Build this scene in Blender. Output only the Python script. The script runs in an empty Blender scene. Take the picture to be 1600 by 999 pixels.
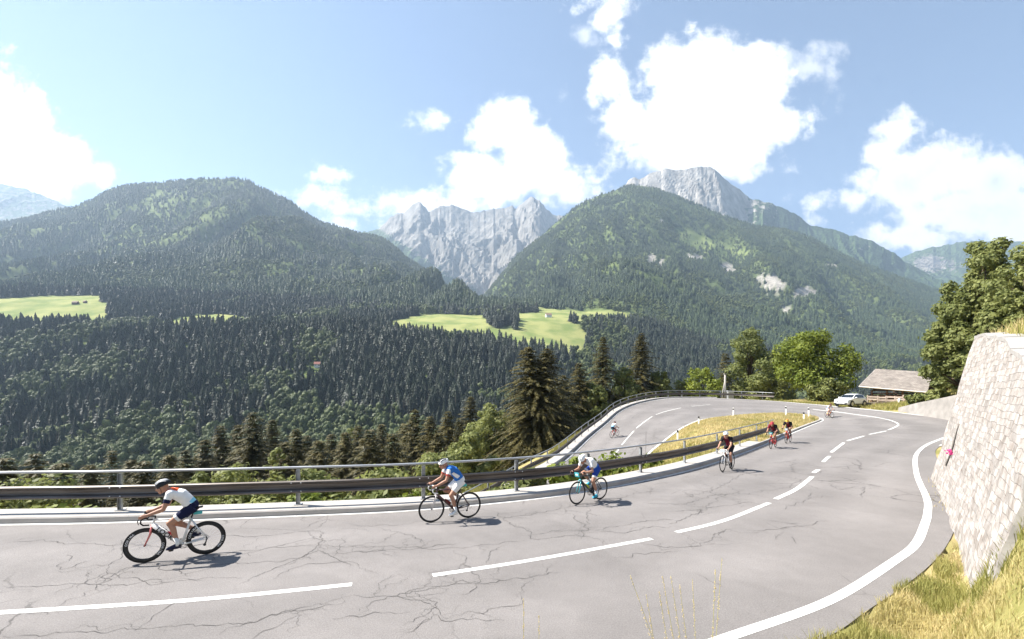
import bpy, bmesh, math, random
import numpy as np
from mathutils import Vector, Matrix
from mathutils.bvhtree import BVHTree
from mathutils import noise as mnoise
R = math.radians
rng = np.random.default_rng(7)
random.seed(7)
scene = bpy.context.scene
COL = scene.collection

# ------------------------------------------------------------------ camera, sky, sun, exposure
F, HZ, CX, CAMZ = 711.0, 610.0, 800.0, 3.33          # focal length in photo pixels, eye-level row, middle column, eye height
cd = bpy.data.cameras.new('camera'); cam = bpy.data.objects.new('camera', cd); COL.objects.link(cam)
cam.location = (0, 0, CAMZ); cam.rotation_euler = (R(90), 0, 0)
cd.sensor_width = 36; cd.lens = F/1600*36; cd.shift_y = (HZ-499.5)/1600
cd.clip_start = 0.1; cd.clip_end = 30000
scene.camera = cam
scene.render.resolution_x, scene.render.resolution_y = 1024, 639

SUN_EL = R(49)
SDIR = Vector((-math.cos(SUN_EL)*0.985, math.cos(SUN_EL)*0.17, math.sin(SUN_EL))).normalized()   # towards the sun
sl = bpy.data.lights.new('sun', 'SUN'); sun = bpy.data.objects.new('sun', sl); COL.objects.link(sun)
sl.energy = 5.0; sl.angle = R(0.53); sl.color = (1.0, 0.955, 0.88)
sun.rotation_euler = SDIR.to_track_quat('Z', 'Y').to_euler()

vs = scene.view_settings
vs.view_transform = 'Standard'; vs.look = 'None'; vs.gamma = 1; vs.use_curve_mapping = False
vs.exposure = 1.74
scene.render.engine = 'CYCLES'
cy = scene.cycles
cy.use_denoising = True; cy.denoiser = 'OPENIMAGEDENOISE'
cy.max_bounces = 6; cy.diffuse_bounces = 3; cy.glossy_bounces = 2; cy.transmission_bounces = 4; cy.transparent_max_bounces = 8
cy.volume_bounces = 0
cy.use_adaptive_sampling = True; cy.adaptive_threshold = 0.02
cy.caustics_reflective = False; cy.caustics_refractive = False

# cloud masses: (column, row, half width, half height) as angles seen in the photograph, later turned into sky directions
CLOUDS = [(-20,190,70,105),(40,225,58,85),(90,252,58,52),(140,272,48,22),(-50,300,150,60),(60,290,70,40),
 (800,195,42,46),(765,212,38,36),(830,250,66,60),(760,280,72,48),(880,290,62,33),(685,188,30,12),(720,315,90,30),(650,322,90,26),
 (560,328,60,20),(492,308,50,18),(515,272,34,15),(690,265,14,18),(540,345,60,16),
 (1090,108,88,64),(1170,130,76,72),(1110,190,138,75),(1055,238,108,42),(985,190,52,38),(1130,240,110,38),(1200,190,50,55),(1075,50,15,16),
 (950,18,28,34),(932,5,38,14),(965,62,15,44),(948,122,38,36),(925,142,24,24),
 (1400,205,44,34),(1372,240,30,28),(1480,262,88,46),(1420,292,98,46),(1560,280,80,52),(1500,332,128,42),(1290,312,36,15),(1340,310,40,20),(1430,368,80,26),(1585,335,60,60),(1268,345,14,8)]
WISPS = [(1280,78,34,30),(1262,105,40,34),(1308,140,16,22),(886,140,8,18),(1300,100,22,40),(1235,90,30,30),(915,60,20,20)]
world = bpy.data.worlds.new('World'); scene.world = world; world.use_nodes = True
def build_world():
    nt = world.node_tree; N = nt.nodes; L = nt.links; N.clear()
    def nd(t, **k):
        n = N.new(t)
        for a, b in k.items(): setattr(n, a, b)
        return n
    out = nd('ShaderNodeOutputWorld'); bg = nd('ShaderNodeBackground'); L.new(bg.outputs[0], out.inputs[0])
    sky = nd('ShaderNodeTexSky', sky_type='NISHITA'); sky.sun_disc = False
    sky.sun_elevation = SUN_EL; sky.sun_rotation = math.atan2(SDIR.x, SDIR.y)
    sky.altitude = 900; sky.air_density = 1.0; sky.dust_density = 0.35; sky.ozone_density = 1.0
    tc = nd('ShaderNodeTexCoord'); sep = nd('ShaderNodeSeparateXYZ'); L.new(tc.outputs['Generated'], sep.inputs[0])
    def m(op, a, b=None, c=None):
        n = nd('ShaderNodeMath', operation=op)
        for i, v in enumerate((a, b, c)):
            if v is None: continue
            if isinstance(v, (int, float)): n.inputs[i].default_value = v
            else: L.new(v, n.inputs[i])
        return n.outputs[0]
    yy = m('MAXIMUM', sep.outputs[1], 0.05)
    u = m('DIVIDE', sep.outputs[0], yy); v = m('DIVIDE', sep.outputs[2], yy)
    cmb = nd('ShaderNodeCombineXYZ'); L.new(u, cmb.inputs[0]); L.new(v, cmb.inputs[1])
    uv = cmb.outputs[0]
    def blobs(lst):
        acc = None
        for px, py, a, b in lst:
            s = nd('ShaderNodeVectorMath', operation='SUBTRACT'); L.new(uv, s.inputs[0]); s.inputs[1].default_value = ((px-CX)/F, (HZ-py)/F, 0)
            k = nd('ShaderNodeVectorMath', operation='MULTIPLY'); L.new(s.outputs[0], k.inputs[0]); k.inputs[1].default_value = (F/a, F/b, 0)
            ln = nd('ShaderNodeVectorMath', operation='LENGTH'); L.new(k.outputs[0], ln.inputs[0])
            w = min(a, b, 55)/F
            val = m('MULTIPLY_ADD', ln.outputs['Value'], -w, w)
            acc = val if acc is None else m('MAXIMUM', acc, val)
        return acc
    def noise(scale, detail, rough, src=None, dist=0.0):
        n = nd('ShaderNodeTexNoise'); n.inputs['Scale'].default_value = scale; n.inputs['Detail'].default_value = detail
        n.inputs['Roughness'].default_value = rough; n.inputs['Distortion'].default_value = dist
        L.new(src or uv, n.inputs['Vector']); return n.outputs['Fac']
    n1 = noise(11.0, 9, 0.62); n2 = noise(34.0, 6, 0.6, dist=0.4)
    nn = m('ADD', m('MULTIPLY', m('SUBTRACT', n1, 0.5), 0.13), m('MULTIPLY', m('SUBTRACT', n2, 0.5), 0.045))
    def sstep(x, lo, hi):
        r = nd('ShaderNodeMapRange', interpolation_type='SMOOTHSTEP'); L.new(x, r.inputs[0])
        r.inputs[1].default_value = lo; r.inputs[2].default_value = hi; return r.outputs[0]
    main = m('ADD', blobs(CLOUDS), nn)
    mask = sstep(main, -0.008, 0.026)
    wis = m('MULTIPLY', sstep(m('ADD', blobs(WISPS), m('MULTIPLY', m('SUBTRACT', n1, 0.52), 0.22)), -0.01, 0.05), 0.62)
    alpha = m('MAXIMUM', mask, wis)
    front = m('GREATER_THAN', sep.outputs[1], 0.06)
    alpha = m('MULTIPLY', alpha, front)
    shade = m('MULTIPLY', sstep(main, 0.03, 0.09), sstep(noise(5.5, 5, 0.55), 0.42, 0.68))
    cc = nd('ShaderNodeMix', data_type='RGBA'); L.new(m('MULTIPLY', shade, 0.85), cc.inputs[0])
    cc.inputs[6].default_value = (8.3, 8.25, 8.2, 1); cc.inputs[7].default_value = (5.4, 5.6, 5.9, 1)
    mx = nd('ShaderNodeMix', data_type='RGBA'); L.new(alpha, mx.inputs[0]); L.new(sky.outputs[0], mx.inputs[6]); L.new(cc.outputs[2], mx.inputs[7])
    L.new(mx.outputs[2], bg.inputs[0]); bg.inputs[1].default_value = 0.052
build_world()

# ------------------------------------------------------------------ helpers
def ray(px, py): return Vector(((px-CX)/F, 1.0, (HZ-py)/F))
def at(px, py, Y): return Vector(((px-CX)/F*Y, Y, CAMZ+(HZ-py)/F*Y))          # the point seen at a pixel, at depth Y
def flat(px, py, z=0.0):
    Y = F*(CAMZ-z)/(py-HZ); return Vector(((px-CX)/F*Y, Y, z))

def tag(o, label=None, cat=None, group=None, kind=None):
    if label: o['label'] = label
    if cat: o['category'] = cat
    if group: o['group'] = group
    if kind: o['kind'] = kind
    return o
def empty(name, loc=(0, 0, 0), rz=0.0, label=None, cat=None, group=None):
    o = bpy.data.objects.new(name, None); COL.objects.link(o); o.empty_display_size = 0.2
    o.location = loc; o.rotation_euler = (0, 0, rz)
    return tag(o, label, cat, group)
def link(name, me, mats=(), parent=None):
    o = bpy.data.objects.new(name, me); COL.objects.link(o)
    if not isinstance(mats, (list, tuple)): mats = [mats]
    for m in mats: me.materials.append(m)
    if parent: o.parent = parent
    return o
def mesh_np(name, verts, faces, smooth=False, mat_idx=None):
    """verts (n,3); faces (m,k) with one k"""
    me = bpy.data.meshes.new(name)
    verts = np.ascontiguousarray(verts, dtype=np.float32); faces = np.ascontiguousarray(faces, dtype=np.int32)
    k = faces.shape[1]; n = len(faces)
    me.vertices.add(len(verts)); me.vertices.foreach_set('co', verts.ravel())
    me.loops.add(n*k); me.loops.foreach_set('vertex_index', faces.ravel())
    me.polygons.add(n); me.polygons.foreach_set('loop_start', np.arange(0, n*k, k, dtype=np.int32))
    me.polygons.foreach_set('loop_total', np.full(n, k, dtype=np.int32))
    me.polygons.foreach_set('use_smooth', np.full(n, bool(smooth)))
    if mat_idx is not None: me.polygons.foreach_set('material_index', np.ascontiguousarray(mat_idx, dtype=np.int32))
    me.update(calc_edges=True); me.validate(); return me
def grid_faces(nr, nc):
    i = np.arange(nr-1)[:, None]*nc + np.arange(nc-1)[None, :]
    return np.stack([i, i+1, i+nc+1, i+nc], -1).reshape(-1, 4)

class MB:
    def __init__(s): s.v = []; s.f = []; s.m = []
    def add(s, vs_, fs_, mi=0):
        b = len(s.v); s.v += [tuple(p) for p in vs_]; s.f += [tuple(b+i for i in f) for f in fs_]; s.m += [mi]*len(fs_)
    def box(s, c, d, mi=0, rot=None):
        c = Vector(c); hx, hy, hz = d[0]/2, d[1]/2, d[2]/2
        P = [Vector((x, y, z)) for z in (-hz, hz) for y in (-hy, hy) for x in (-hx, hx)]
        if rot is not None: P = [rot @ p for p in P]
        s.add([c+p for p in P], [(0,2,3,1),(4,5,7,6),(0,1,5,4),(2,6,7,3),(0,4,6,2),(1,3,7,5)], mi)
    def tube(s, pts, rad, n=8, cap=True, mi=0, closed=False):
        pts = [Vector(p) for p in pts]; m = len(pts)
        rad = [rad]*m if isinstance(rad, (int, float)) else rad
        base = []; up = None
        for i, p in enumerate(pts):
            if closed: t = pts[(i+1) % m]-pts[i-1]
            else: t = pts[min(i+1, m-1)]-pts[max(i-1, 0)]
            t.normalize()
            if up is None:
                up = Vector((0, 0, 1)) if abs(t.z) < 0.9 else Vector((1, 0, 0))
            a = up-t*up.dot(t)
            if a.length < 1e-5: a = t.orthogonal()
            a.normalize(); b = t.cross(a); up = a
            for k in range(n):
                q = 2*math.pi*k/n; base.append(p+(a*math.cos(q)+b*math.sin(q))*rad[i])
        F_ = []
        rng_ = m if closed else m-1
        for i in range(rng_):
            j = (i+1) % m
            for k in range(n):
                k2 = (k+1) % n; F_.append((i*n+k, i*n+k2, j*n+k2, j*n+k))
        if cap and not closed:
            F_.append(tuple(range(n-1, -1, -1))); F_.append(tuple((m-1)*n+k for k in range(n)))
        s.add(base, F_, mi)
    def loft(s, rings, cap=True, mi=0):
        n = len(rings[0]); V_ = [p for r in rings for p in r]; F_ = []
        for i in range(len(rings)-1):
            for k in range(n):
                k2 = (k+1) % n; F_.append((i*n+k, i*n+k2, (i+1)*n+k2, (i+1)*n+k))
        if cap:
            F_.append(tuple(range(n-1, -1, -1))); F_.append(tuple((len(rings)-1)*n+k for k in range(n)))
        s.add(V_, F_, mi)
    def ball(s, c, r, nu=10, nv=7, mi=0, rot=None):
        c = Vector(c); r = (r, r, r) if isinstance(r, (int, float)) else r; V_ = [Vector((0, 0, r[2]))]
        for j in range(1, nv):
            a = math.pi*j/nv
            for i in range(nu):
                b = 2*math.pi*i/nu; V_.append(Vector((r[0]*math.sin(a)*math.cos(b), r[1]*math.sin(a)*math.sin(b), r[2]*math.cos(a))))
        V_.append(Vector((0, 0, -r[2])))
        if rot is not None: V_ = [rot @ p for p in V_]
        F_ = [(0, 1+i, 1+(i+1) % nu) for i in range(nu)]
        for j in range(nv-2):
            for i in range(nu):
                a = 1+j*nu+i; b = 1+j*nu+(i+1) % nu; F_.append((a, a+nu, b+nu, b))
        e = len(V_)-1; o = 1+(nv-2)*nu
        F_ += [(e, o+(i+1) % nu, o+i) for i in range(nu)]
        s.add([c+p for p in V_], F_, mi)
    def mesh(s, name, smooth=False):
        me = bpy.data.meshes.new(name); me.from_pydata(s.v, [], s.f)
        me.polygons.foreach_set('material_index', np.array(s.m, dtype=np.int32))
        if smooth: me.polygons.foreach_set('use_smooth', np.ones(len(s.f), dtype=bool))
        me.update(); return me
    def build(s, name, mats, parent=None, smooth=False):
        return link(name, s.mesh(name, smooth), mats, parent)

def catmull(P, per=8, closed=False):
    P = [np.array(p, float) for p in P]; n = len(P); out = []
    for i in range(n-1):
        p0 = P[max(i-1, 0)]; p1 = P[i]; p2 = P[i+1]; p3 = P[min(i+2, n-1)]
        for k in range(per):
            t = k/per
            out.append(0.5*((2*p1)+(-p0+p2)*t+(2*p0-5*p1+4*p2-p3)*t*t+(-p0+3*p1-3*p2+p3)*t**3))
    out.append(P[-1]); return np.array(out)
def resample(P, step):
    P = np.array(P, float); d = np.r_[0, np.cumsum(np.linalg.norm(np.diff(P, axis=0), axis=1))]
    n = max(2, int(round(d[-1]/step))+1); t = np.linspace(0, d[-1], n)
    return np.stack([np.interp(t, d, P[:, i]) for i in range(P.shape[1])], 1)

# value noise fBm on numpy arrays
_tab = np.random.default_rng(3).random((256, 256))
def vnoise(x, y):
    xi = np.floor(x).astype(int); yi = np.floor(y).astype(int); fx = x-xi; fy = y-yi
    fx = fx*fx*(3-2*fx); fy = fy*fy*(3-2*fy)
    a = _tab[xi % 256, yi % 256]; b = _tab[(xi+1) % 256, yi % 256]; c = _tab[xi % 256, (yi+1) % 256]; d = _tab[(xi+1) % 256, (yi+1) % 256]
    return (a*(1-fx)+b*fx)*(1-fy)+(c*(1-fx)+d*fx)*fy
def fbm(x, y, o=5, g=0.5):
    s = 0; a = 1; t = 0
    for i in range(o):
        s = s+a*vnoise(x*2**i+17.3*i, y*2**i+5.1*i); t += a; a *= g
    return s/t
def ridged(x, y, o=5, g=0.55):
    s = 0; a = 1; t = 0
    for i in range(o):
        s = s+a*(1-np.abs(2*vnoise(x*2**i+11.3*i, y*2**i+7.7*i)-1)); t += a; a *= g
    return s/t

# ------------------------------------------------------------------ materials
MATS = {}
def mat(name, col=(0.5, 0.5, 0.5), rough=0.7, metal=0.0, spec=0.3, vary=0.0, vscale=6.0, bump=0.0, bscale=40.0, rand=0.0, emit=None, coat=0.0):
    if name in MATS: return MATS[name]
    m = bpy.data.materials.new(name); m.use_nodes = True; MATS[name] = m
    nt = m.node_tree; b = nt.nodes['Principled BSDF']; L = nt.links
    b.inputs['Roughness'].default_value = rough; b.inputs['Metallic'].default_value = metal
    b.inputs['Specular IOR Level'].default_value = spec; b.inputs['Coat Weight'].default_value = coat
    b.inputs['Base Color'].default_value = (*col, 1)
    if vary or rand:
        tc = nt.nodes.new('ShaderNodeTexCoord'); n = nt.nodes.new('ShaderNodeTexNoise'); n.inputs['Scale'].default_value = vscale; n.inputs['Detail'].default_value = 6
        L.new(tc.outputs['Object'], n.inputs['Vector'])
        mr = nt.nodes.new('ShaderNodeMapRange'); mr.inputs[1].default_value = 0.25; mr.inputs[2].default_value = 0.75; mr.inputs[3].default_value = 1-vary; mr.inputs[4].default_value = 1+vary
        L.new(n.outputs['Fac'], mr.inputs[0]); val = mr.outputs[0]
        if rand:
            oi = nt.nodes.new('ShaderNodeObjectInfo'); r2 = nt.nodes.new('ShaderNodeMapRange'); r2.inputs[3].default_value = 1-rand; r2.inputs[4].default_value = 1+rand
            L.new(oi.outputs['Random'], r2.inputs[0]); mu = nt.nodes.new('ShaderNodeMath'); mu.operation = 'MULTIPLY'; L.new(val, mu.inputs[0]); L.new(r2.outputs[0], mu.inputs[1]); val = mu.outputs[0]
        vm = nt.nodes.new('ShaderNodeVectorMath'); vm.operation = 'SCALE'; vm.inputs[0].default_value = col; L.new(val, vm.inputs['Scale'])
        L.new(vm.outputs[0], b.inputs['Base Color'])
    if bump:
        tc = nt.nodes.new('ShaderNodeTexCoord'); n = nt.nodes.new('ShaderNodeTexNoise'); n.inputs['Scale'].default_value = bscale; n.inputs['Detail'].default_value = 5
        L.new(tc.outputs['Object'], n.inputs['Vector']); bp = nt.nodes.new('ShaderNodeBump'); bp.inputs['Strength'].default_value = bump; bp.inputs['Distance'].default_value = 0.02
        L.new(n.outputs['Fac'], bp.inputs['Height']); L.new(bp.outputs[0], b.inputs['Normal'])
    return m

def leaf_mat(name, c1, c2, trans=0.3, nscale=0.5, rand=0.25):
    """foliage: two greens mixed by noise and by a per-tree random value, some light passing through the leaves"""
    m = bpy.data.materials.new(name); m.use_nodes = True; MATS[name] = m
    nt = m.node_tree; N = nt.nodes; L = nt.links; N.clear()
    out = N.new('ShaderNodeOutputMaterial'); mix = N.new('ShaderNodeMixShader'); d = N.new('ShaderNodeBsdfPrincipled'); t = N.new('ShaderNodeBsdfTranslucent')
    d.inputs['Roughness'].default_value = 0.6; d.inputs['Specular IOR Level'].default_value = 0.25
    geo = N.new('ShaderNodeNewGeometry'); tc = N.new('ShaderNodeTexCoord'); n = N.new('ShaderNodeTexNoise'); n.inputs['Scale'].default_value = nscale; n.inputs['Detail'].default_value = 3
    L.new(tc.outputs['Object'], n.inputs['Vector'])
    oi = N.new('ShaderNodeObjectInfo')
    a = N.new('ShaderNodeMath'); a.operation = 'MULTIPLY_ADD'; L.new(n.outputs['Fac'], a.inputs[0]); a.inputs[1].default_value = 1.6; a.inputs[2].default_value = -0.55
    ri = N.new('ShaderNodeMath'); ri.operation = 'MULTIPLY_ADD'; L.new(geo.outputs['Random Per Island'], ri.inputs[0]); ri.inputs[1].default_value = 0.5; L.new(a.outputs[0], ri.inputs[2])
    b = N.new('ShaderNodeMath'); b.operation = 'MULTIPLY_ADD'; L.new(oi.outputs['Random'], b.inputs[0]); b.inputs[1].default_value = rand*2; b.inputs[2].default_value = -rand
    c = N.new('ShaderNodeMath'); c.operation = 'ADD'; c.use_clamp = True; L.new(ri.outputs[0], c.inputs[0]); L.new(b.outputs[0], c.inputs[1])
    mc = N.new('ShaderNodeMix'); mc.data_type = 'RGBA'; L.new(c.outputs[0], mc.inputs[0]); mc.inputs[6].default_value = (*c1, 1); mc.inputs[7].default_value = (*c2, 1)
    L.new(mc.outputs[2], d.inputs['Base Color']); L.new(mc.outputs[2], t.inputs[0])
    mix.inputs[0].default_value = trans; L.new(d.outputs[0], mix.inputs[1]); L.new(t.outputs[0], mix.inputs[2]); L.new(mix.outputs[0], out.inputs[0])
    return m
M_SPRUCE = leaf_mat('spruce_needles', (0.040, 0.041, 0.015), (0.165, 0.138, 0.050), 0.2, 0.5, 0.15)
M_FIR = leaf_mat('far_needles', (0.009, 0.016, 0.008), (0.030, 0.043, 0.018), 0.08, 0.3, 0.3)
M_BROAD = leaf_mat('broad_leaves', (0.125, 0.150, 0.045), (0.30, 0.315, 0.110), 0.42, 0.6, 0.2)
M_BRIGHT = leaf_mat('bright_leaves', (0.10, 0.14, 0.022), (0.24, 0.27, 0.04), 0.38, 0.6, 0.1)
M_HIGH = leaf_mat('mountain_needles', (0.022, 0.042, 0.016), (0.068, 0.098, 0.034), 0.10, 0.3, 0.45)
M_FARBROAD = leaf_mat('far_leaves', (0.044, 0.062, 0.018), (0.115, 0.138, 0.040), 0.15, 0.3, 0.35)
M_BARK = mat('bark', (0.09, 0.065, 0.045), 0.9, vary=0.3, vscale=3, bump=0.4, bscale=12)
# ------------------------------------------------------------------ the road: stations of (edge on the island or railing side, outer edge), metres
ST = [((-40,17.5,-8.5),(-40,24.5,-8.5)), ((-26,17.5,-7.4),(-26,24.5,-7.4)), ((-12,18,-6.0),(-12,24.8,-6.0)), ((-2,19.8,-4.9),(-4.2,25.2,-4.4)),
 ((4.2,24.5,-4.0),(-0.8,28.8,-3.55)), ((8.3,31.0,-3.15),(1.6,33,-2.95)), ((11.6,38.5,-2.2),(4.28,38.2,-2.55)), ((14.3,42.5,-1.45),(8.1,48,-1.6)),
 ((17.7,47,-.57),(11.2,55,-.77)), ((21.6,52,-.11),(14.8,62,.54)), ((24.75,55,0.0),(19.1,68,1.42)), ((28.1,57,.12),(24.8,73.5,1.98)),
 ((31.5,57.3,.26),(31.7,76,2.05)), ((34.3,56,.30),(38.7,71.5,1.80)), ((35.4,54,.22),(41.6,62.5,1.40)), ((35.1,52,.08),(41.4,55,1.22)),
 ((33.6,49.5,0),(41.2,49,1.02)), ((27.5,42.3,0),(40.6,43.4,.74)), ((21.6,35.3,0),(38.4,37.6,.38)), ((14.06,26.3,0),(32.6,32.0,.12)),
 ((8.46,20.06,0),(25.3,26.9,0)), ((4.69,16.67,0),(20.55,22.0,0)), ((2.08,14.8,0),(17.05,17.9,0)), ((0,13.7,0),(13.4,13.6,0)),
 ((-2.85,12.66,0),(10.6,10.9,0)), ((-5.95,12.08,0),(8.2,8.85,0)), ((-9.75,11.55,0),(5.55,7.0,0)), ((-12.75,11.33,0),(3.2,5.65,0)),
 ((-20,11.0,0),(-3,3.5,0)), ((-32,11.4,0),(-14,1.6,0)), ((-45,12.5,0),(-30,1.0,0))]
PER = 10
INNER = catmull([a for a, b in ST], PER); OUTER = catmull([b for a, b in ST], PER)
NS = len(INNER); NCR = 25
tt = np.linspace(0, 1, NCR)[None, :, None]
RG = INNER[:, None, :]*(1-tt)+OUTER[:, None, :]*tt                         # (NS, NCR, 3)
road_v = RG.reshape(-1, 3).copy()
road_v[:, 2] += (fbm(road_v[:, 0]*0.5, road_v[:, 1]*0.5, 3)-0.5)*0.012
road_f = grid_faces(NS, NCR)
_bm = bmesh.new(); _me = mesh_np('tmp', road_v, road_f); _bm.from_mesh(_me); ROAD = BVHTree.FromBMesh(_bm); _bm.free(); bpy.data.meshes.remove(_me)
def on_road(px, py, lift=0.0):
    h = ROAD.ray_cast(Vector((0, 0, CAMZ)), ray(px, py).normalized())
    if h[0] is None: return flat(px, py, lift)
    return h[0]+Vector((0, 0, lift))
def road_z(x, y, dflt=0.0):
    h = ROAD.ray_cast(Vector((x, y, 50)), Vector((0, 0, -1)))
    return h[0].z if h[0] is not None else dflt
def drop(P, lift):
    """polyline draped on the road"""
    return [(p[0], p[1], road_z(p[0], p[1], p[2])+lift) for p in P]

def ribbon(mb, P, w, mi=0, lift=0.004, drape=True, taper=False):
    P = np.array(P, float)[:, :2]; n = len(P)
    t = np.gradient(P, axis=0); t /= np.maximum(np.linalg.norm(t, axis=1, keepdims=True), 1e-6)
    nrm = np.stack([-t[:, 1], t[:, 0]], 1)
    ws = np.full(n, w) if np.isscalar(w) else np.array(w)
    L_ = P+nrm*ws[:, None]/2; R_ = P-nrm*ws[:, None]/2
    V_ = []
    for a, b in zip(L_, R_):
        V_.append((a[0], a[1], road_z(a[0], a[1])+lift)); V_.append((b[0], b[1], road_z(b[0], b[1])+lift))
    mb.add(V_, [(2*i, 2*i+1, 2*i+3, 2*i+2) for i in range(n-1)], mi)

# asphalt material: fine aggregate, broad wear, faint tyre-polished bands, fine hairline cracks
def asphalt():
    m = bpy.data.materials.new('asphalt'); m.use_nodes = True; nt = m.node_tree; N = nt.nodes; L = nt.links; b = N['Principled BSDF']
    b.inputs['Roughness'].default_value = 0.86; b.inputs['Specular IOR Level'].default_value = 0.25
    tc = N.new('ShaderNodeTexCoord'); o = tc.outputs['Object']
    def noise(s, d, r=0.55):
        n = N.new('ShaderNodeTexNoise'); n.inputs['Scale'].default_value = s; n.inputs['Detail'].default_value = d; n.inputs['Roughness'].default_value = r; L.new(o, n.inputs['Vector']); return n
    def mr(x, a, b_, c, d):
        n = N.new('ShaderNodeMapRange'); L.new(x, n.inputs[0])
        for i, v in enumerate((a, b_, c, d)): n.inputs[i+1].default_value = v
        return n.outputs[0]
    def mul(a, b_):
        n = N.new('ShaderNodeMath'); n.operation = 'MULTIPLY'; L.new(a, n.inputs[0])
        if isinstance(b_, float): n.inputs[1].default_value = b_
        else: L.new(b_, n.inputs[1])
        return n.outputs[0]
    big = mr(noise(0.35, 5).outputs[0], 0.3, 0.7, 0.90, 1.10)
    mid = mr(noise(3.0, 5).outputs[0], 0.3, 0.7, 0.95, 1.05)
    fine = mr(noise(48, 4, 0.75).outputs[0], 0.3, 0.7, 0.68, 1.32)
    vo = N.new('ShaderNodeTexVoronoi'); vo.inputs['Scale'].default_value = 26; L.new(o, vo.inputs['Vector'])
    speck = mr(vo.outputs['Distance'], 0.06, 0.12, 1.6, 1.0)
    la = N.new('ShaderNodeAttribute'); la.attribute_name = 'across'; wv = N.new('ShaderNodeMath'); wv.operation = 'SINE'; wm = mul(la.outputs['Fac'], 25.1); L.new(wm, wv.inputs[0]); lane = mr(wv.outputs[0], -1.0, 1.0, 0.93, 1.05)
    pn = noise(0.16, 2); patchy_ = mr(pn.outputs[0], 0.50, 0.515, 1.0, 0.93)
    # hairline cracks: edges of warped cells, kept only in patches
    wn = noise(1.3, 5, 0.65); mixv = N.new('ShaderNodeMix'); mixv.data_type = 'VECTOR'; mixv.inputs[0].default_value = 0.28; L.new(o, mixv.inputs[4]); L.new(wn.outputs['Color'], mixv.inputs[5])
    ve = N.new('ShaderNodeTexVoronoi'); ve.feature = 'DISTANCE_TO_EDGE'; ve.inputs['Scale'].default_value = 0.75; L.new(mixv.outputs[1], ve.inputs['Vector'])
    line = mr(ve.outputs['Distance'], 0.002, 0.011, 1.0, 0.0)
    patch = mr(noise(0.28, 3).outputs[0], 0.52, 0.60, 0.0, 0.55)
    crack = mul(line, patch)
    inv = N.new('ShaderNodeMath'); inv.operation = 'SUBTRACT'; inv.inputs[0].default_value = 1.0; L.new(crack, inv.inputs[1])
    val = mul(mul(mul(mul(mul(mul(big, mid), fine), speck), inv.outputs[0]), lane), patchy_)
    sc_ = N.new('ShaderNodeVectorMath'); sc_.operation = 'SCALE'; sc_.inputs[0].default_value = (0.186, 0.172, 0.165); L.new(val, sc_.inputs['Scale'])
    L.new(sc_.outputs[0], b.inputs['Base Color'])
    bp = N.new('ShaderNodeBump'); bp.inputs['Strength'].default_value = 0.35; bp.inputs['Distance'].default_value = 0.006
    L.new(noise(120, 2, 0.7).outputs[0], bp.inputs['Height']); L.new(bp.outputs[0], b.inputs['Normal'])
    return m
M_ASPH = asphalt()
M_CRACK = mat('crack_dark', (0.080, 0.075, 0.072), 0.95)  # plain dark tone for the crack ribbons
def worn_paint():
    m = mat('road_paint', (0.62, 0.61, 0.58), 0.65); nt = m.node_tree; N = nt.nodes; L = nt.links; tc = N.new('ShaderNodeTexCoord')
    n = N.new('ShaderNodeTexNoise'); n.inputs['Scale'].default_value = 38; n.inputs['Detail'].default_value = 5; n.inputs['Roughness'].default_value = .75; L.new(tc.outputs['Object'], n.inputs['Vector'])
    g = N.new('ShaderNodeTexNoise'); g.inputs['Scale'].default_value = .9; g.inputs['Detail'].default_value = 5; L.new(tc.outputs['Object'], g.inputs['Vector'])
    a = N.new('ShaderNodeMath'); a.operation = 'MULTIPLY_ADD'; L.new(g.outputs['Fac'], a.inputs[0]); a.inputs[1].default_value = .45; L.new(n.outputs['Fac'], a.inputs[2])
    r = N.new('ShaderNodeValToRGB'); L.new(a.outputs[0], r.inputs[0]); e = r.color_ramp.elements; e[0].position = .76; e[0].color = (.64, .63, .60, 1); e[1].position = .90; e[1].color = (.24, .225, .215, 1)
    L.new(r.outputs[0], N['Principled BSDF'].inputs['Base Color']); return m
M_PAINT = worn_paint()
M_CONC = mat('concrete', (0.36, 0.335, 0.31), 0.85, vary=0.12, vscale=2.5, bump=0.25, bscale=30)

mb = MB(); mb.add(road_v, [tuple(int(i) for i in f) for f in road_f], 0)
sk = RG[:, -1, :]; mb.add(np.r_[sk-np.array((0, 0, .0)), sk-np.array((0, 0, .35))], [(i, NS+i, NS+i+1, i+1) for i in range(NS-1)], 0)
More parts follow.
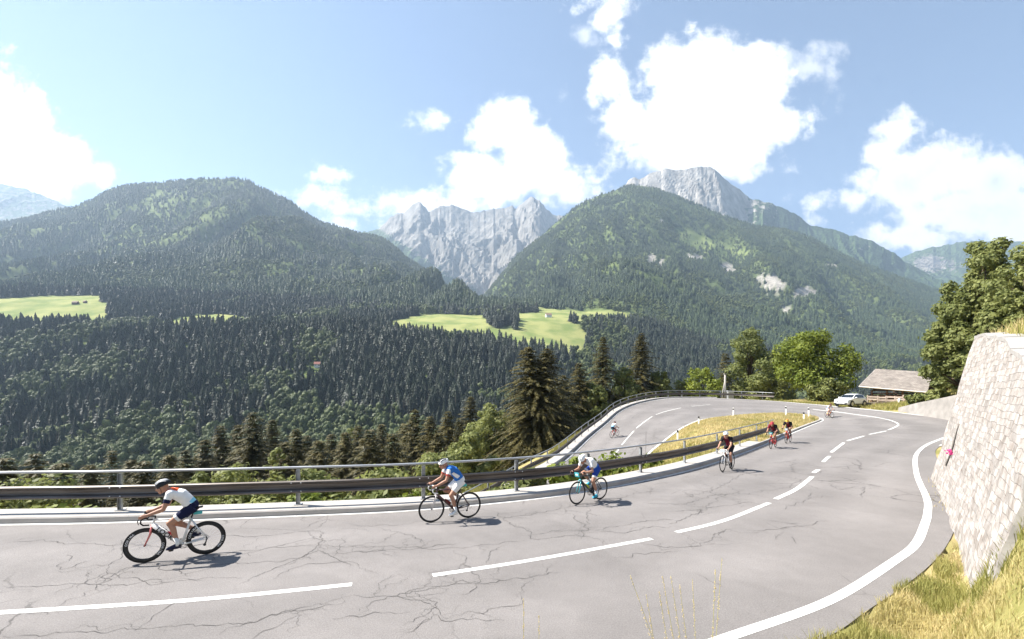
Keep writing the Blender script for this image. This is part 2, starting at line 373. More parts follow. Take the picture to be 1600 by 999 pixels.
# cracks: the main ones traced on the road, smaller ones branching off them
CR = [[(0,918),(60,918),(120,910),(180,915),(240,908),(260,880+30)],[(0,852),(60,845),(110,850),(200,852),(290,858)],[(118,920),(160,898),(200,905),(240,912),(300,905),(380,902)],
 [(150,872+45),(190,890),(235,885),(300,878+22)],[(200,790+50),(190,862),(175,890),(150,925)],[(120,862),(95,890),(150,872)],[(215,985),(240,962),(265,945),(292,932)],
 [(0,997),(90,990),(200,985),(260,978),(340,977),(400,968),(480,950),(500,942)],[(340,990),(410,965),(470,952),(520,946),(545,930)],[(395,999),(430,978),(490,960)],
 [(350,836),(420,838),(480,830),(505,838),(470,870),(400,880),(330,882)],[(470,828),(500,815),(540,812)],[(500,850),(560,856),(620,855),(700,858),(760,852),(820,845)],
 [(500,866),(560,862),(640,858),(690,852),(720,848)],[(535,838),(530,855),(522,870)],[(560,955),(600,935),(660,922),(700,918),(740,912),(800,908)],
 [(500,946),(540,936),(600,932),(640,936),(675,948),(700,967)],[(675,895),(665,915),(640,930),(680,928),(705,921)],[(640,925),(672,938),(676,958),(640,968),(625,978)],[(676,957),(700,968),(740,968),(788,969)],
 [(740,967),(770,950),(815,942),(812,925)],[(520,970),(570,963),(640,957)],[(715,860),(735,890),(752,905),(735,925),(720,930)],[(752,905),(790,906),(840,900),(875,893)],
 [(770,800),(800,820),(825,830),(835,842),(870,840),(910,838),(950,850)],[(825,838),(870,830),(930,828),(990,818),(1030,812),(1060,815)],[(880,795),(900,812),(918,826),(905,842)],[(918,792),(920,808),(912,825)],
 [(780,812),(850,800),(900,790),(960,782),(1000,770),(1040,768)],[(930,828),(980,832),(1020,824),(1050,824)],[(760,880),(765,862),(790,852)],
 [(1050,820),(1080,808),(1110,790),(1130,775),(1160,768)],[(1090,806),(1100,795),(1140,790),(1170,785),(1200,792)],[(1000,785),(1060,788),(1120,774),(1180,770),(1240,760)],[(1000,850),(1060,856),(1100,850),(1118,835),(1145,825)],
 [(960,872),(1010,865),(1060,862)],[(1070,778),(1100,770),(1130,758),(1160,740)],[(1240,722),(1238,735),(1260,742),(1290,736)],[(1230,798),(1235,790),(1255,783),(1270,770)],[(1300,755),(1310,765),(1340,760)],
 [(1150,738),(1190,742),(1230,736)],[(1280,722),(1310,715),(1340,720),(1345,735)],[(1150,720),(1200,724),(1260,718)],[(1170,830),(1230,825),(1290,815)],[(1350,760),(1348,770),(1346,778)],[(1190,812),(1260,820)],
 [(880,740),(910,730),(960,722)],[(1000,705),(1040,692),(1060,688)],[(985,680),(1010,676),(1040,668),(1075,662)],[(985,712),(1010,690),(1050,682)],[(940,700),(970,706)],[(990,660),(1040,650),(1080,648)],
 [(320,880),(340,868),(380,862),(440,856),(500,852)],[(430,905),(450,890),(500,880),(560,876)],[(590,826),(640,836),(660,850)]]
cr = random.Random(11)
def crack(P, w, depth=0):
    P = resample(np.array(P)[:, :2], 0.07 if depth < 1 else 0.05); n = len(P)
    if n < 4: return
    t = np.gradient(P, axis=0); t /= np.maximum(np.linalg.norm(t, axis=1, keepdims=True), 1e-6); nr = np.stack([-t[:, 1], t[:, 0]], 1)
    s = cr.random()*100; jit = (fbm(np.arange(n)*0.35+s, np.full(n, s), 4, 0.6)-0.5)*0.34
    P = P+nr*jit[:, None]
    ws = w*(0.35+0.9*vnoise(np.arange(n)*0.5+s, np.full(n, s*2)))
    ws[:3] *= 0.5; ws[-3:] *= 0.4
    ribbon(mb, P, ws, 1, 0.006)
    if depth < 2:
        for k in range(int(n*0.07/(0.75 if depth == 0 else 0.8))):
            i = cr.randrange(1, n-1); a = math.atan2(t[i, 1], t[i, 0])+cr.choice((-1, 1))*cr.uniform(0.5, 1.3); ln = cr.uniform(0.2, 1.1 if depth == 0 else 0.4)
            q = [P[i]]
            for j in range(6):
                a += cr.uniform(-0.5, 0.5); q.append(q[-1]+np.array((math.cos(a), math.sin(a)))*ln/6)
            crack(q, w*0.62, depth+1)
for c in CR:
    P = [on_road(px, py) for px, py in c]
    Y = np.mean([p.y for p in P])
    P3 = catmull([tuple(p) for p in P], 6)
    crack(P3, 0.005+0.0007*min(Y, 25))
for k in range(22):                       # more cracks all over both lanes
    i = cr.randrange(60, NS-40); j = cr.uniform(0.05, 0.75); p = INNER[i]*(1-j)+OUTER[i]*j; a = cr.uniform(0, 6.28); q = [p[:2]]
    for _ in range(8):
        a += cr.uniform(-0.5, 0.5); q.append(q[-1]+np.array((math.cos(a), math.sin(a)))*cr.uniform(0.15, 0.45))
    crack(q, 0.010)
road = mb.build('road', [M_ASPH, M_CRACK], smooth=False); tag(road, kind='structure')
_ac = np.zeros(len(road.data.vertices), np.float32); _ac[:NS*NCR] = np.tile(np.linspace(0, 1, NCR), NS); _at = road.data.attributes.new('across', 'FLOAT', 'POINT'); _at.data.foreach_set('value', _ac)

# painted lines
mk = MB()
def edge_line(poly, other, off, w, i0, i1):
    P = poly[i0:i1]+(other[i0:i1]-poly[i0:i1])/np.linalg.norm(other[i0:i1]-poly[i0:i1], axis=1, keepdims=True)*off
    ribbon(mk, resample(P, 0.35), w, 0)
edge_line(INNER, OUTER, 0.13, 0.19, 16*PER-4, NS-2)      # along the railing, near road
edge_line(INNER, OUTER, 0.16, 0.20, 4*PER, 16*PER-3)     # lower road, island side
P = catmull([tuple(flat(*q)) for q in ((1475,686.5),(1447,696.5),(1431.5,711),(1432,740),(1448,779),(1449.5,800),(1445,819),(1431,850),(1400,868+7),(1300,937),(1135,997),(980,1050),(700,1150))], 8); ribbon(mk, resample(P, .3), .17, 0)       # foot of the stone wall
edge_line(OUTER, INNER, 0.25, 0.16, 4*PER, 20*PER)
for seg, w in (([(-80,962),(0,957.5),(300,938),(550,913.5)],.145),([(676,899.5),(840,874),(1018,842)],.145),([(1057,832),(1130,814),(1202,786)],.145),([(1212,780),(1245,764),(1269,745)],.155),([(1271,739),(1279,734)],.155),
               ([(1286,722),(1296,713)],.155),([(1299,707),(1318.5,692)],.155),([(1324,689),(1350,681.5)],.155),([(1358,679),(1385,673.5)],.155),([(1388,672),(1400,667),(1404,664)],.155),
               ([(1404,663),(1398,659.5),(1385,655.5),(1357,650.5),(1313,644.5),(1270,639.5)],.15),([(1064,637.5),(1044,642),(1025,648)],.12),([(1019,651),(1006,660),(994,669.5)],.12),([(990.5,673.5),(981,684),(971.5,695.5)],.12),([(967,702),(957,714)],.12),([(950,722),(938,737)],.12),([(1110,632.5),(1080,635)],.10)):
    P = [on_road(*q) for q in seg]
    P = catmull([tuple(p) for p in P], 8) if len(P) > 2 else np.array([tuple(p) for p in P])
    ribbon(mk, resample(P, 0.25), w, 0)
tag(mk.build('road_markings', M_PAINT), kind='structure')

# ------------------------------------------------------------------ concrete kerbs (swept along the road edges)
def sweep_profile(P, prof, outward, mb_, mi=0):
    """P: polyline (n,3); outward: unit vectors (n,2) away from the road; prof: (out, up) pairs, closed"""
    rings = []
    for p, o in zip(P, outward): rings.append([(p[0]+o[0]*a, p[1]+o[1]*a, p[2]+b) for a, b in prof])
    mb_.loft(rings, True, mi)
def outward_of(P, Q):
    d = (P-Q)[:, :2]; t = np.gradient(P[:, :2], axis=0); t /= np.linalg.norm(t, axis=1, keepdims=True)
    n = np.stack([-t[:, 1], t[:, 0]], 1); s = np.sign((n*d).sum(1, keepdims=True)); return n*s
KP = [(0.0,-0.12),(0.0,0.12),(0.03,0.15),(0.86,0.16),(0.88,0.13),(0.88,-0.9),(0.6,-0.9),(0.5,-0.12)]
IN_OUT = outward_of(INNER, OUTER); OUT_OUT = outward_of(OUTER, INNER)
i0 = 19*PER-2
def split_sweep(P, O, prof, name, every=12):
    mb_ = MB(); a = 0
    while a < len(P)-1:
        b = min(a+every, len(P)-1)
        q = P[a:b+1].copy(); 
        if b < len(P)-1: q[-1] = q[-1]*0.985+q[-2]*0.015          # open joint between lengths
        sweep_profile(q, prof, O[a:b+1], mb_); a = b
    o = mb_.build(name, M_CONC); tag(o, kind='structure'); return o
split_sweep(INNER[i0:NS-1], IN_OUT[i0:NS-1], KP, 'kerb')
KT = [(0.0,-0.1),(0.0,0.11),(0.03,0.14),(0.2,0.145),(0.22,-0.1)]
tip = INNER[16*PER-6:i0+1]; split_sweep(tip, IN_OUT[16*PER-6:i0+1], KT, 'kerb')
KO = [(0.0,-0.12),(0.0,0.13),(0.03,0.16),(0.95,0.17),(0.98,0.14),(0.98,-0.9),(0.7,-0.9),(0.6,-0.12)]
split_sweep(OUTER[3*PER:12*PER+4], OUT_OUT[3*PER:12*PER+4], KO, 'kerb')

# foot of the stone wall (built further down)
FOOT = catmull([(6.05,6.0,0.1),(7.7,7.75,0.0),(9.2,9.35,-0.05),(11.9,12.45,-0.05),(14.0,14.95,-0.05),(16.0,17.4,-0.05)], 10)
FOOT = np.r_[FOOT, catmull([(16.35,17.6,-.05),(20.5,19.3,-.05),(27,22.6,-.05),(33,27,0.05),(38.5,32.2,.2),(42.0,37.5,.4),(43.6,41.0,.6)], 10)]
FOOT = resample(FOOT, 0.45); nf = len(FOOT); sarc = np.r_[0, np.cumsum(np.linalg.norm(np.diff(FOOT[:, :2], axis=0), axis=1))]
WTOP = np.interp(sarc, [0, 1.8, 4.5, 8, 12, 15.2, 18, 24, 32, 42, 60], [2.3, 2.95, 3.9, 4.5, 5.0, 5.2, 5.1, 4.6, 4.0, 2.8, 2.2])+(vnoise(sarc*0.8, sarc*0)-.5)*0.12
tgt = np.gradient(FOOT[:, :2], axis=0); tgt /= np.linalg.norm(tgt, axis=1, keepdims=True); INW = np.stack([tgt[:, 1], -tgt[:, 0]], 1)   # into the hill

# ------------------------------------------------------------------ near ground: thin-plate surface through the road edges and the lie of the land
ctrl = []
for k in range(0, len(ST)):
    a, b = ST[k]; ctrl += [(a[0], a[1], a[2]-0.16), (b[0], b[1], b[2]-(0.03 if k >= 19 else .35))]
ctrl += [(-60,30,-13),(-30,33,-9.5),(-30,60,-17),(-60,80,-26),(-2,44,-6.2),(-10,60,-12),(4,70,-8.5),(8,85,-12),(20,100,-14),(-60,120,-48),(0,110,-26),(26,90,-4),(33,86,-.5),(41,80,1.2),(47,70,1.5),(55,85,1.5),(60,62,2.0),(47,60,1.4),
 (-90,15,-14),(-60,18,-9.5),(-10,33,-6.8),(-200,150,-80),(-100,250,-95),(0,250,-95),(100,250,-85),(250,250,-65),(0,150,-62),(60,150,-35),(110,120,-12),(120,90,5),(90,60,9),(-250,30,-70),(-250,250,-100),(250,0,60),(250,100,30),
 (0,0,1.65),(4,1,1.9),(8,0,3.2),(-6,0,1.3),(-20,-4,1.2),(-60,-8,0),(0,-8,2.5),(20,-8,6),
 (12,7,5),(20,10,7),(30,15,8.5),(40,22,9),(60,15,14),(45.2,49.5,2.1),(44.6,45.5,3.3),(47,42.5,4.2),(49,48,3.6),(52,40,5.5),(55,30,9)]
for k in range(21, 29):
    for d_, dz_ in ((1.3, -.55), (3.0, -1.7)):
        q_ = INNER[k*PER, :2]+IN_OUT[k*PER]*d_; ctrl.append((q_[0], q_[1], dz_))
ctrl = np.array(ctrl, float)
def tps_fit(C):
    n = len(C); d2 = ((C[:, None, :2]-C[None, :, :2])**2).sum(-1)
    K = np.where(d2 > 0, 0.5*d2*np.log(np.maximum(d2, 1e-9)), 0)+np.eye(n)*0.02
    P = np.c_[np.ones(n), C[:, :2]]; A = np.zeros((n+3, n+3)); A[:n, :n] = K; A[:n, n:] = P; A[n:, :n] = P.T
    return np.linalg.solve(A, np.r_[C[:, 2], np.zeros(3)])
TPS = tps_fit(ctrl)
def ground_raw(X, Y):
    X = np.asarray(X, float); Y = np.asarray(Y, float); z = TPS[-3]+TPS[-2]*X+TPS[-1]*Y
    for (cx_, cy_, _), w in zip(ctrl, TPS[:-3]):
        d2 = (X-cx_)**2+(Y-cy_)**2; z = z+w*np.where(d2 > 0, 0.5*d2*np.log(np.maximum(d2, 1e-9)), 0)
    return z
gx = np.r_[np.arange(-260, -50, 10), np.arange(-50, -16, 1.0), np.arange(-16, 1, .5), np.arange(1, 13, .2), np.arange(13, 30, 0.5), np.arange(30, 62, 1.0), np.arange(62, 262, 10)]
gy = np.r_[np.arange(-8, 2, 0.5), np.arange(2, 13, .2), np.arange(13, 30, .5), np.arange(30, 90, 1.0), np.arange(90, 262, 8)]
GX, GY = np.meshgrid(gx, gy); GZ = ground_raw(GX, GY)
# the grassy bank the camera stands on, between the road edge and the near end of the wall
BANK = np.array([(3.4,5.9,.03),(4.5,6.55,.03),(5.6,7.15,.03),(6.67,7.9,.03),(7.8,8.64,.03),(9.2,9.7,.03),(10.3,10.7,.02),(12,12.2,0),(1.7,4.9,.03),(-1,3.7,.03),(-4,3.0,.03),
 (8.2,9.0,.02),(9.6,10.1,.02),(9.1,9.3,.03),(8.3,8.45,.10),(6.0,6.12,.10),(6.20,5.73,1.05),(6.44,5.50,2.15),(6.7,5.4,2.7),(7.5,7.7,.03),(8.5,8.75,.03),(6.8,7.0,.05),(5.85,5.2,1.1),(6.33,5.45,1.75),(5.65,5.5,.50),(5.3,5.25,.42),(6.9,5.3,2.85),(7.4,4.9,3.1),(8.5,4.5,3.5),(9.8,3.2,4.5),(9.5,5.2,4.2),(7,4,2.2),(6,3,1.9),(8,2,3.0),(5.2,4.6,.85),(4.4,5.0,.38),(3,3.6,.85),(4,3.2,1.15),(0,1.8,1.25),(0,0,1.65),(5,1.5,1.9),(10,9,4.2),(-4,1,1.2),(2,2,1.3)], float)
TPSB = tps_fit(BANK)
_save = (ctrl, TPS); ctrl, TPS = BANK, TPSB; bz = ground_raw(GX, GY); ctrl, TPS = _save
_ss = lambda x: np.clip(x, 0, 1)**2*(3-2*np.clip(x, 0, 1))
wb = _ss((GX+4)/2.5)*_ss((11.5-GX)/1.5)*_ss((GY+1)/1.5)*_ss((11.8-GY)/1.5)
GZ = GZ*(1-wb)+bz*wb
GZ += (fbm(GX*0.35+9, GY*0.35, 4)-0.5)*0.16*np.clip((GY+5)/6, 0.3, 1)
# push the ground well under the road slab and its kerbs
flatp = RG.reshape(-1, 3)
gpts = np.stack([GX.ravel(), GY.ravel()], 1); gz = GZ.ravel()
near = (gpts[:, 0] > -46) & (gpts[:, 0] < 60) & (gpts[:, 1] > -2) & (gpts[:, 1] < 92)
CELL = 1.0
cells = {}
for p in flatp: cells.setdefault((int(p[0]//CELL), int(p[1]//CELL)), []).append(p)
idx = np.nonzero(near)[0]
EDGE = resample(OUTER[20*PER:], .2)
for i in idx:
    x, y = gpts[i]; cxi, cyi = int(x//CELL), int(y//CELL); best = None; bd = 1.1
    for a in (-1, 0, 1):
        for b in (-1, 0, 1):
            for p in cells.get((cxi+a, cyi+b), ()):
                d = math.hypot(p[0]-x, p[1]-y)
                if d < bd: bd = d; best = p
    if best is not None:
        hit = ROAD.ray_cast(Vector((x, y, 50)), Vector((0, 0, -1)))
        ed = np.min((EDGE[:, 0]-x)**2+(EDGE[:, 1]-y)**2)**.5 if x > 0 and y < 30 else 9
        if hit[0] is not None: gz[i] = hit[0].z-(0.12 if ed > .35 else 0.025)
        elif bd < 0.6: gz[i] = min(gz[i], best[2]-0.012)
wi = np.nonzero((gpts[:, 0] > 6.5) & (gpts[:, 0] < 90) & (gpts[:, 1] > -2) & (gpts[:, 1] < 60))[0]
wd2 = ((gpts[wi][:, None, :]-FOOT[None, :, :2])**2).sum(-1); wk = np.argmin(wd2, 1); wdist = np.sqrt(wd2.min(1)); wside = ((gpts[wi]-FOOT[wk][:, :2])*INW[wk]).sum(1)
beh = (wk > 3) & (wk < len(FOOT)-4) & (wside > 0.25) & (wdist < 40); gz[wi[beh]] = np.minimum(gz[wi[beh]], FOOT[wk[beh], 2]-0.6)
GZ = gz.reshape(GX.shape)
ground_me = mesh_np('ground', np.stack([GX.ravel(), GY.ravel(), gz], 1), grid_faces(len(gy), len(gx)), True)
def ground_mat():
    m = bpy.data.materials.new('verge_soil'); m.use_nodes = True; nt = m.node_tree; N = nt.nodes; L = nt.links; b = N['Principled BSDF']; b.inputs['Roughness'].default_value = 0.95; b.inputs['Specular IOR Level'].default_value = 0.1
    tc = N.new('ShaderNodeTexCoord'); n = N.new('ShaderNodeTexNoise'); n.inputs['Scale'].default_value = 0.5; n.inputs['Detail'].default_value = 8; L.new(tc.outputs['Object'], n.inputs['Vector'])
    r = N.new('ShaderNodeValToRGB'); L.new(n.outputs['Fac'], r.inputs[0]); e = r.color_ramp.elements
    e[0].position = 0.35; e[0].color = (0.19, 0.18, 0.06, 1); e[1].position = 0.58; e[1].color = (0.34, 0.27, 0.13, 1)
    L.new(r.outputs[0], b.inputs['Base Color'])
    bp = N.new('ShaderNodeBump'); bp.inputs['Strength'].default_value = 0.6; n2 = N.new('ShaderNodeTexNoise'); n2.inputs['Scale'].default_value = 20; L.new(tc.outputs['Object'], n2.inputs['Vector']); L.new(n2.outputs['Fac'], bp.inputs['Height']); L.new(bp.outputs[0], b.inputs['Normal'])
    return m
M_SOIL = ground_mat()
tag(link('ground', ground_me, M_SOIL), kind='structure')
_bm = bmesh.new(); _bm.from_mesh(ground_me); GROUND = BVHTree.FromBMesh(_bm); _bm.free()
def ground_z(x, y, dflt=-5.0):
    h = GROUND.ray_cast(Vector((x, y, 200)), Vector((0, 0, -1))); return h[0].z if h[0] is not None else dflt

# grass island between the two arms of the road: a mound draped from edge to edge
isl_a = INNER[5*PER:15*PER+2]; isl_b = (INNER+np.c_[IN_OUT*np.where(np.arange(NS) >= i0, .87, .21)[:, None], np.zeros(NS)])[16*PER-8:24*PER][::-1]
A_ = resample(isl_a, 0.8); n_ = len(A_); B_ = resample(isl_b, 0.8); tB = np.linspace(0, 1, len(B_)); tA = np.linspace(0, 1, n_)
B_ = np.stack([np.interp(tA, tB, B_[:, i]) for i in range(3)], 1)
ncr = 14; s_ = np.linspace(0, 1, ncr)
ISL = A_[:, None, :]*(1-s_)[None, :, None]+B_[:, None, :]*s_[None, :, None]
hump = (np.sin(np.pi*s_)[None, :])*np.clip(np.linalg.norm((A_-B_)[:, :2], axis=1)/14, 0, 1)[:, None]*np.interp(A_[:, 1], [36, 47], [-.9, .5])[:, None]
ISL[:, :, 2] += hump-0.05+0.10*s_[None, :]+(fbm(ISL[:, :, 0]*0.6, ISL[:, :, 1]*0.6, 3)-0.5)*0.2*np.sin(np.pi*s_)[None, :]
isl_me = mesh_np('traffic_island', ISL.reshape(-1, 3), grid_faces(n_, ncr), True)
tag(link('traffic_island', isl_me, M_SOIL), kind='structure')
_bm = bmesh.new(); _bm.from_mesh(isl_me); ISLB = BVHTree.FromBMesh(_bm); _bm.free()

# ------------------------------------------------------------------ leaning stone retaining wall and the hillside above it
BAT = 0.22
nv_ = 22
def wall_pts(depth, lift=0.0):
    rows = []
    for j in range(nv_):
        t = j/(nv_-1); z = FOOT[:, 2]*(1-t)+WTOP*t+lift; off = z*BAT+depth
        rough = (fbm(sarc*2.1+3, z*2.6, 3)-0.5)*0.10*(depth == 0)
        rows.append(np.stack([FOOT[:, 0]+INW[:, 0]*(off+rough), FOOT[:, 1]+INW[:, 1]*(off+rough), z], 1))
    return np.array(rows)
WF = wall_pts(0.0)
wv = WF.reshape(-1, 3); wf = grid_faces(nv_, nf)
back = np.stack([WF[-1][:, 0]+INW[:, 0]*0.5, WF[-1][:, 1]+INW[:, 1]*0.5, WF[-1][:, 2]-0.01], 1)
backb = np.stack([FOOT[:, 0]+INW[:, 0]*0.6, FOOT[:, 1]+INW[:, 1]*0.6, FOOT[:, 2]-0.3], 1)
allv = np.r_[wv, back, backb]; o_ = len(wv)
ii = np.arange(nf-1)
capf = np.stack([(nv_-1)*nf+ii, (nv_-1)*nf+ii+1, o_+ii+1, o_+ii], 1); bkf = np.stack([o_+ii, o_+ii+1, o_+nf+ii+1, o_+nf+ii], 1)
wall_me = mesh_np('stone_wall', allv, np.r_[wf, capf, bkf], False)
uvl = wall_me.uv_layers.new(name='wall_uv'); U = np.tile(sarc, nv_+2); Vv = allv[:, 2]*1.02
li = np.zeros(len(wall_me.loops), dtype=np.int32); wall_me.loops.foreach_get('vertex_index', li)
uvl.data.foreach_set('uv', np.stack([U[li], Vv[li]], 1).ravel().astype(np.float32))
def stone_mat(name, col, uvn=None, sx=1.0, mortar=0.75):
    m = bpy.data.materials.new(name); m.use_nodes = True; nt = m.node_tree; N = nt.nodes; L = nt.links; b = N['Principled BSDF']; b.inputs['Roughness'].default_value = 0.9; b.inputs['Specular IOR Level'].default_value = 0.2
    src = N.new('ShaderNodeUVMap'); src.uv_map = 'wall_uv'
    wn = N.new('ShaderNodeTexNoise'); wn.inputs['Scale'].default_value = 1.6; wn.inputs['Detail'].default_value = 4; L.new(src.outputs[0], wn.inputs['Vector'])
    w = N.new('ShaderNodeMix'); w.data_type = 'VECTOR'; w.inputs[0].default_value = 0.15; L.new(src.outputs[0], w.inputs[4]); L.new(wn.outputs['Color'], w.inputs[5])
    br = N.new('ShaderNodeTexBrick'); L.new(w.outputs[1], br.inputs['Vector']); br.offset = 0.43; br.squash = 0.8; br.squash_frequency = 3
    for k, v in (('Scale', 1.0), ('Mortar Size', 0.008), ('Mortar Smooth', 0.6), ('Brick Width', 0.30), ('Row Height', 0.125), ('Bias', 0.0)): br.inputs[k].default_value = v
    c = np.array(col); br.inputs['Color1'].default_value = (*(c*0.74), 1); br.inputs['Color2'].default_value = (*(c*1.16), 1); br.inputs['Mortar'].default_value = (*(c*mortar), 1)
    n = N.new('ShaderNodeTexNoise'); n.inputs['Scale'].default_value = 3.5; n.inputs['Detail'].default_value = 9; n.inputs['Roughness'].default_value = 0.65; L.new(src.outputs[0], n.inputs['Vector'])
    r = N.new('ShaderNodeValToRGB'); L.new(n.outputs['Fac'], r.inputs[0]); e = r.color_ramp.elements; e[0].position = .3; e[0].color = (0.60, 0.52, 0.46, 1); e[1].position = .62; e[1].color = (1.12, 1.1, 1.08, 1)
    mu = N.new('ShaderNodeMix'); mu.data_type = 'RGBA'; mu.blend_type = 'MULTIPLY'; mu.inputs[0].default_value = 1; L.new(br.outputs['Color'], mu.inputs[6]); L.new(r.outputs[0], mu.inputs[7]); L.new(mu.outputs[2], b.inputs['Base Color'])
    h = N.new('ShaderNodeMath'); h.operation = 'MULTIPLY_ADD'; L.new(br.outputs['Fac'], h.inputs[0]); h.inputs[1].default_value = -1.4; L.new(n.outputs['Fac'], h.inputs[2])
    bp = N.new('ShaderNodeBump'); bp.inputs['Strength'].default_value = 0.5; bp.inputs['Distance'].default_value = 0.03; L.new(h.outputs[0], bp.inputs['Height']); L.new(bp.outputs[0], b.inputs['Normal'])
    return m
M_STONE = stone_mat('pale_stone_masonry', (0.36, 0.343, 0.328), mortar=0.70)
wall = link('stone_wall', wall_me, M_STONE)
ef = MB(); ef.add([tuple(WF[j][0]) for j in range(nv_)]+[tuple(back[0]), tuple(backb[0])], [(nv_+1, nv_)+tuple(range(nv_-1, -1, -1))]); ef.build('end_face', mat('pale_rubble', (.36, .335, .31), .9, vary=.25, vscale=3, bump=.5, bscale=10), wall)
tag(wall, 'tall pale stone retaining wall leaning back into the hillside beside the road', 'wall')
def wall_at(px, py):
    _b = bmesh.new(); _b.from_mesh(wall_me); t = BVHTree.FromBMesh(_b); _b.free()
    return t.ray_cast(Vector((0, 0, CAMZ)), ray(px, py).normalized())
# coping stones on the wall head
cp = MB()
for k in range(6, nf-2, 2):
    p, q = WF[-1][k], WF[-1][k+2]
    p2, q2 = back[k], back[k+2]; up = np.array((0, 0, 0.09+0.03*random.random())); g = 0.02
    a = p*(1-g)+q*g; b = p*g+q*(1-g); c = p2*g+q2*(1-g); d = p2*(1-g)+q2*g; dn = np.array((0, 0, 0.004))
    cp.add([a+dn, b+dn, c+dn, d+dn, a+up, b+up, c+up, d+up], [(0,3,2,1),(4,5,6,7),(0,1,5,4),(1,2,6,5),(2,3,7,6),(3,0,4,7)])
cp.build('coping', mat('coping_stone', (0.34, 0.32, 0.30), 0.9, vary=0.2, vscale=2, bump=0.3), wall)
# drainage slot in the wall: a sheet with the recess shade put into its colour
sm = MB(); P = []
for px, py in ((1499,662),(1492,688),(1487,706),(1478,728)):
    h = wall_at(px, py); P.append(h[0]+h[1]*0.02 if h[0] is not None and h[1].y > 0 else (h[0]-h[1]*0.02 if h[0] is not None else Vector((12, 13, 1))))
wd = Vector((tgt[20][0], tgt[20][1], 0))
for k, (a, hw) in enumerate(zip(P, (.05, .15, .16, .13))): sm.v += [tuple(a-wd*hw), tuple(a+wd*hw)]
sm.f = [(0,1,3,2),(2,3,5,4),(4,5,7,6)]; sm.m = [0]*3
sm.build('drain_slot_shade', mat('slot_shade', (0.12, 0.105, 0.09), 0.95, vary=0.4, vscale=4), wall)
SLOT = P
# hillside above the wall
rows = [(0.35, -0.12, 0), (1.0, 0.12, .1), (2.2, 0.75, .25), (4, 1.75, .5), (7, 3.0, .8), (12, 4.3, 1.2), (20, 6.2, 2), (34, 9.5, 3), (60, 16, 4)]
HR = []
for d, u, nz in rows:
    HR.append(np.stack([WF[-1][:, 0]+INW[:, 0]*d, WF[-1][:, 1]+INW[:, 1]*d, WF[-1][:, 2]+u+(fbm(sarc*0.3, sarc*0+d, 3)-.5)*nz], 1))
HR = np.array(HR)
# beyond the far end of the wall the hill fans out
hill_me = mesh_np('hillside', HR.reshape(-1, 3), grid_faces(len(rows), nf), True)
tag(link('hillside', hill_me, M_SOIL), kind='structure')
_bm = bmesh.new(); _bm.from_mesh(hill_me); HILL = BVHTree.FromBMesh(_bm); _bm.free()
def land_z(x, y):
    h = HILL.ray_cast(Vector((x, y, 200)), Vector((0, 0, -1))); a = ground_z(x, y)
    return max(a, h[0].z) if h[0] is not None else a

# low retaining wall on the far side of the bend
lw = MB(); LP = [at(1402,648,49.5), at(1432,651,45.8), at(1472,655,42.2), at(1500,660,39.8)]; LT = [at(1404,637,49.8), at(1432,630,46.2), at(1472,622,42.6), at(1500,616,40.2)]
rings = []
for a, b in zip(LP, LT):
    o = Vector((0.5, 0.12, 0)); rings.append([tuple(a-Vector((0, 0, .5))), tuple(b), tuple(b+o), tuple(a+o-Vector((0, 0, .5)))])
lw.loft(rings)
tag(lw.build('retaining_wall', mat('weathered_concrete', (0.27, 0.25, 0.23), 0.9, vary=0.25, vscale=1.2, bump=0.4, bscale=8)), 'low grey concrete retaining wall at the far side of the bend', 'wall')
# ------------------------------------------------------------------ the valley and its mountains
KN = {-700:[(230,860),(400,740),(550,620),(700,550),(850,525),(1000,500),(1200,480),(2500,400)],
 -300:[(230,870),(400,730),(550,612),(700,534),(850,512),(1000,482),(1200,465),(2500,372)],
 0:[(230,880),(400,724),(550,608),(700,528),(850,508),(1000,468),(1200,452),(2550,347)],
 170:[(230,880),(400,718),(550,604),(700,526),(850,508),(1000,476),(1200,455),(2600,296)],
 300:[(230,880),(400,715),(550,600),(700,522),(850,508),(1000,488),(1200,460),(2600,282)],
 400:[(230,880),(400,712),(550,598),(700,520),(850,508),(1000,490),(1200,462),(2600,292)],
 500:[(230,880),(400,708),(550,597),(700,520),(850,507),(1000,492),(1200,470),(2650,347)],
 600:[(230,880),(400,705),(550,600),(700,528),(850,514),(1000,497),(1200,478),(2700,376)],
 690:[(230,880),(400,708),(550,612),(700,540),(850,522),(1000,496),(1200,488),(2700,440)],
 745:[(230,880),(400,715),(550,622),(700,550),(850,527),(1000,498),(1200,490),(2700,476)],
 800:[(230,880),(400,722),(550,632),(700,558),(850,530),(1000,497),(1200,487),(2700,407)],
 860:[(230,880),(400,728),(550,642),(700,566),(850,536),(1000,500),(1200,484),(2750,358)],
 910:[(230,870),(400,734),(550,652),(700,580),(850,547),(1000,503),(1200,487),(2800,318)],
 985:[(230,860),(400,742),(550,665),(700,598),(850,560),(1000,518),(1200,494),(2900,287)],
 1050:[(230,850),(400,748),(550,672),(700,612),(850,575),(1000,545),(1200,510),(2900,302)],
 1140:[(230,840),(400,750),(550,678),(700,625),(850,595),(1000,570),(1200,538),(2900,340)],
 1230:[(230,830),(400,745),(550,680),(700,632),(850,605),(1000,582),(1200,552),(2900,358)],
 1300:[(230,820),(400,740),(550,680),(700,635),(850,610),(1000,588),(1200,560),(2900,388)],
 1400:[(230,800),(400,730),(550,675),(700,635),(850,612),(1000,592),(1200,566),(2900,430)],
 1460:[(230,790),(400,725),(550,672),(700,632),(850,610),(1000,592),(1200,568),(2900,452)],
 2200:[(230,740),(400,690),(550,650),(700,620),(850,600),(1000,580),(1200,562),(2900,470)]}
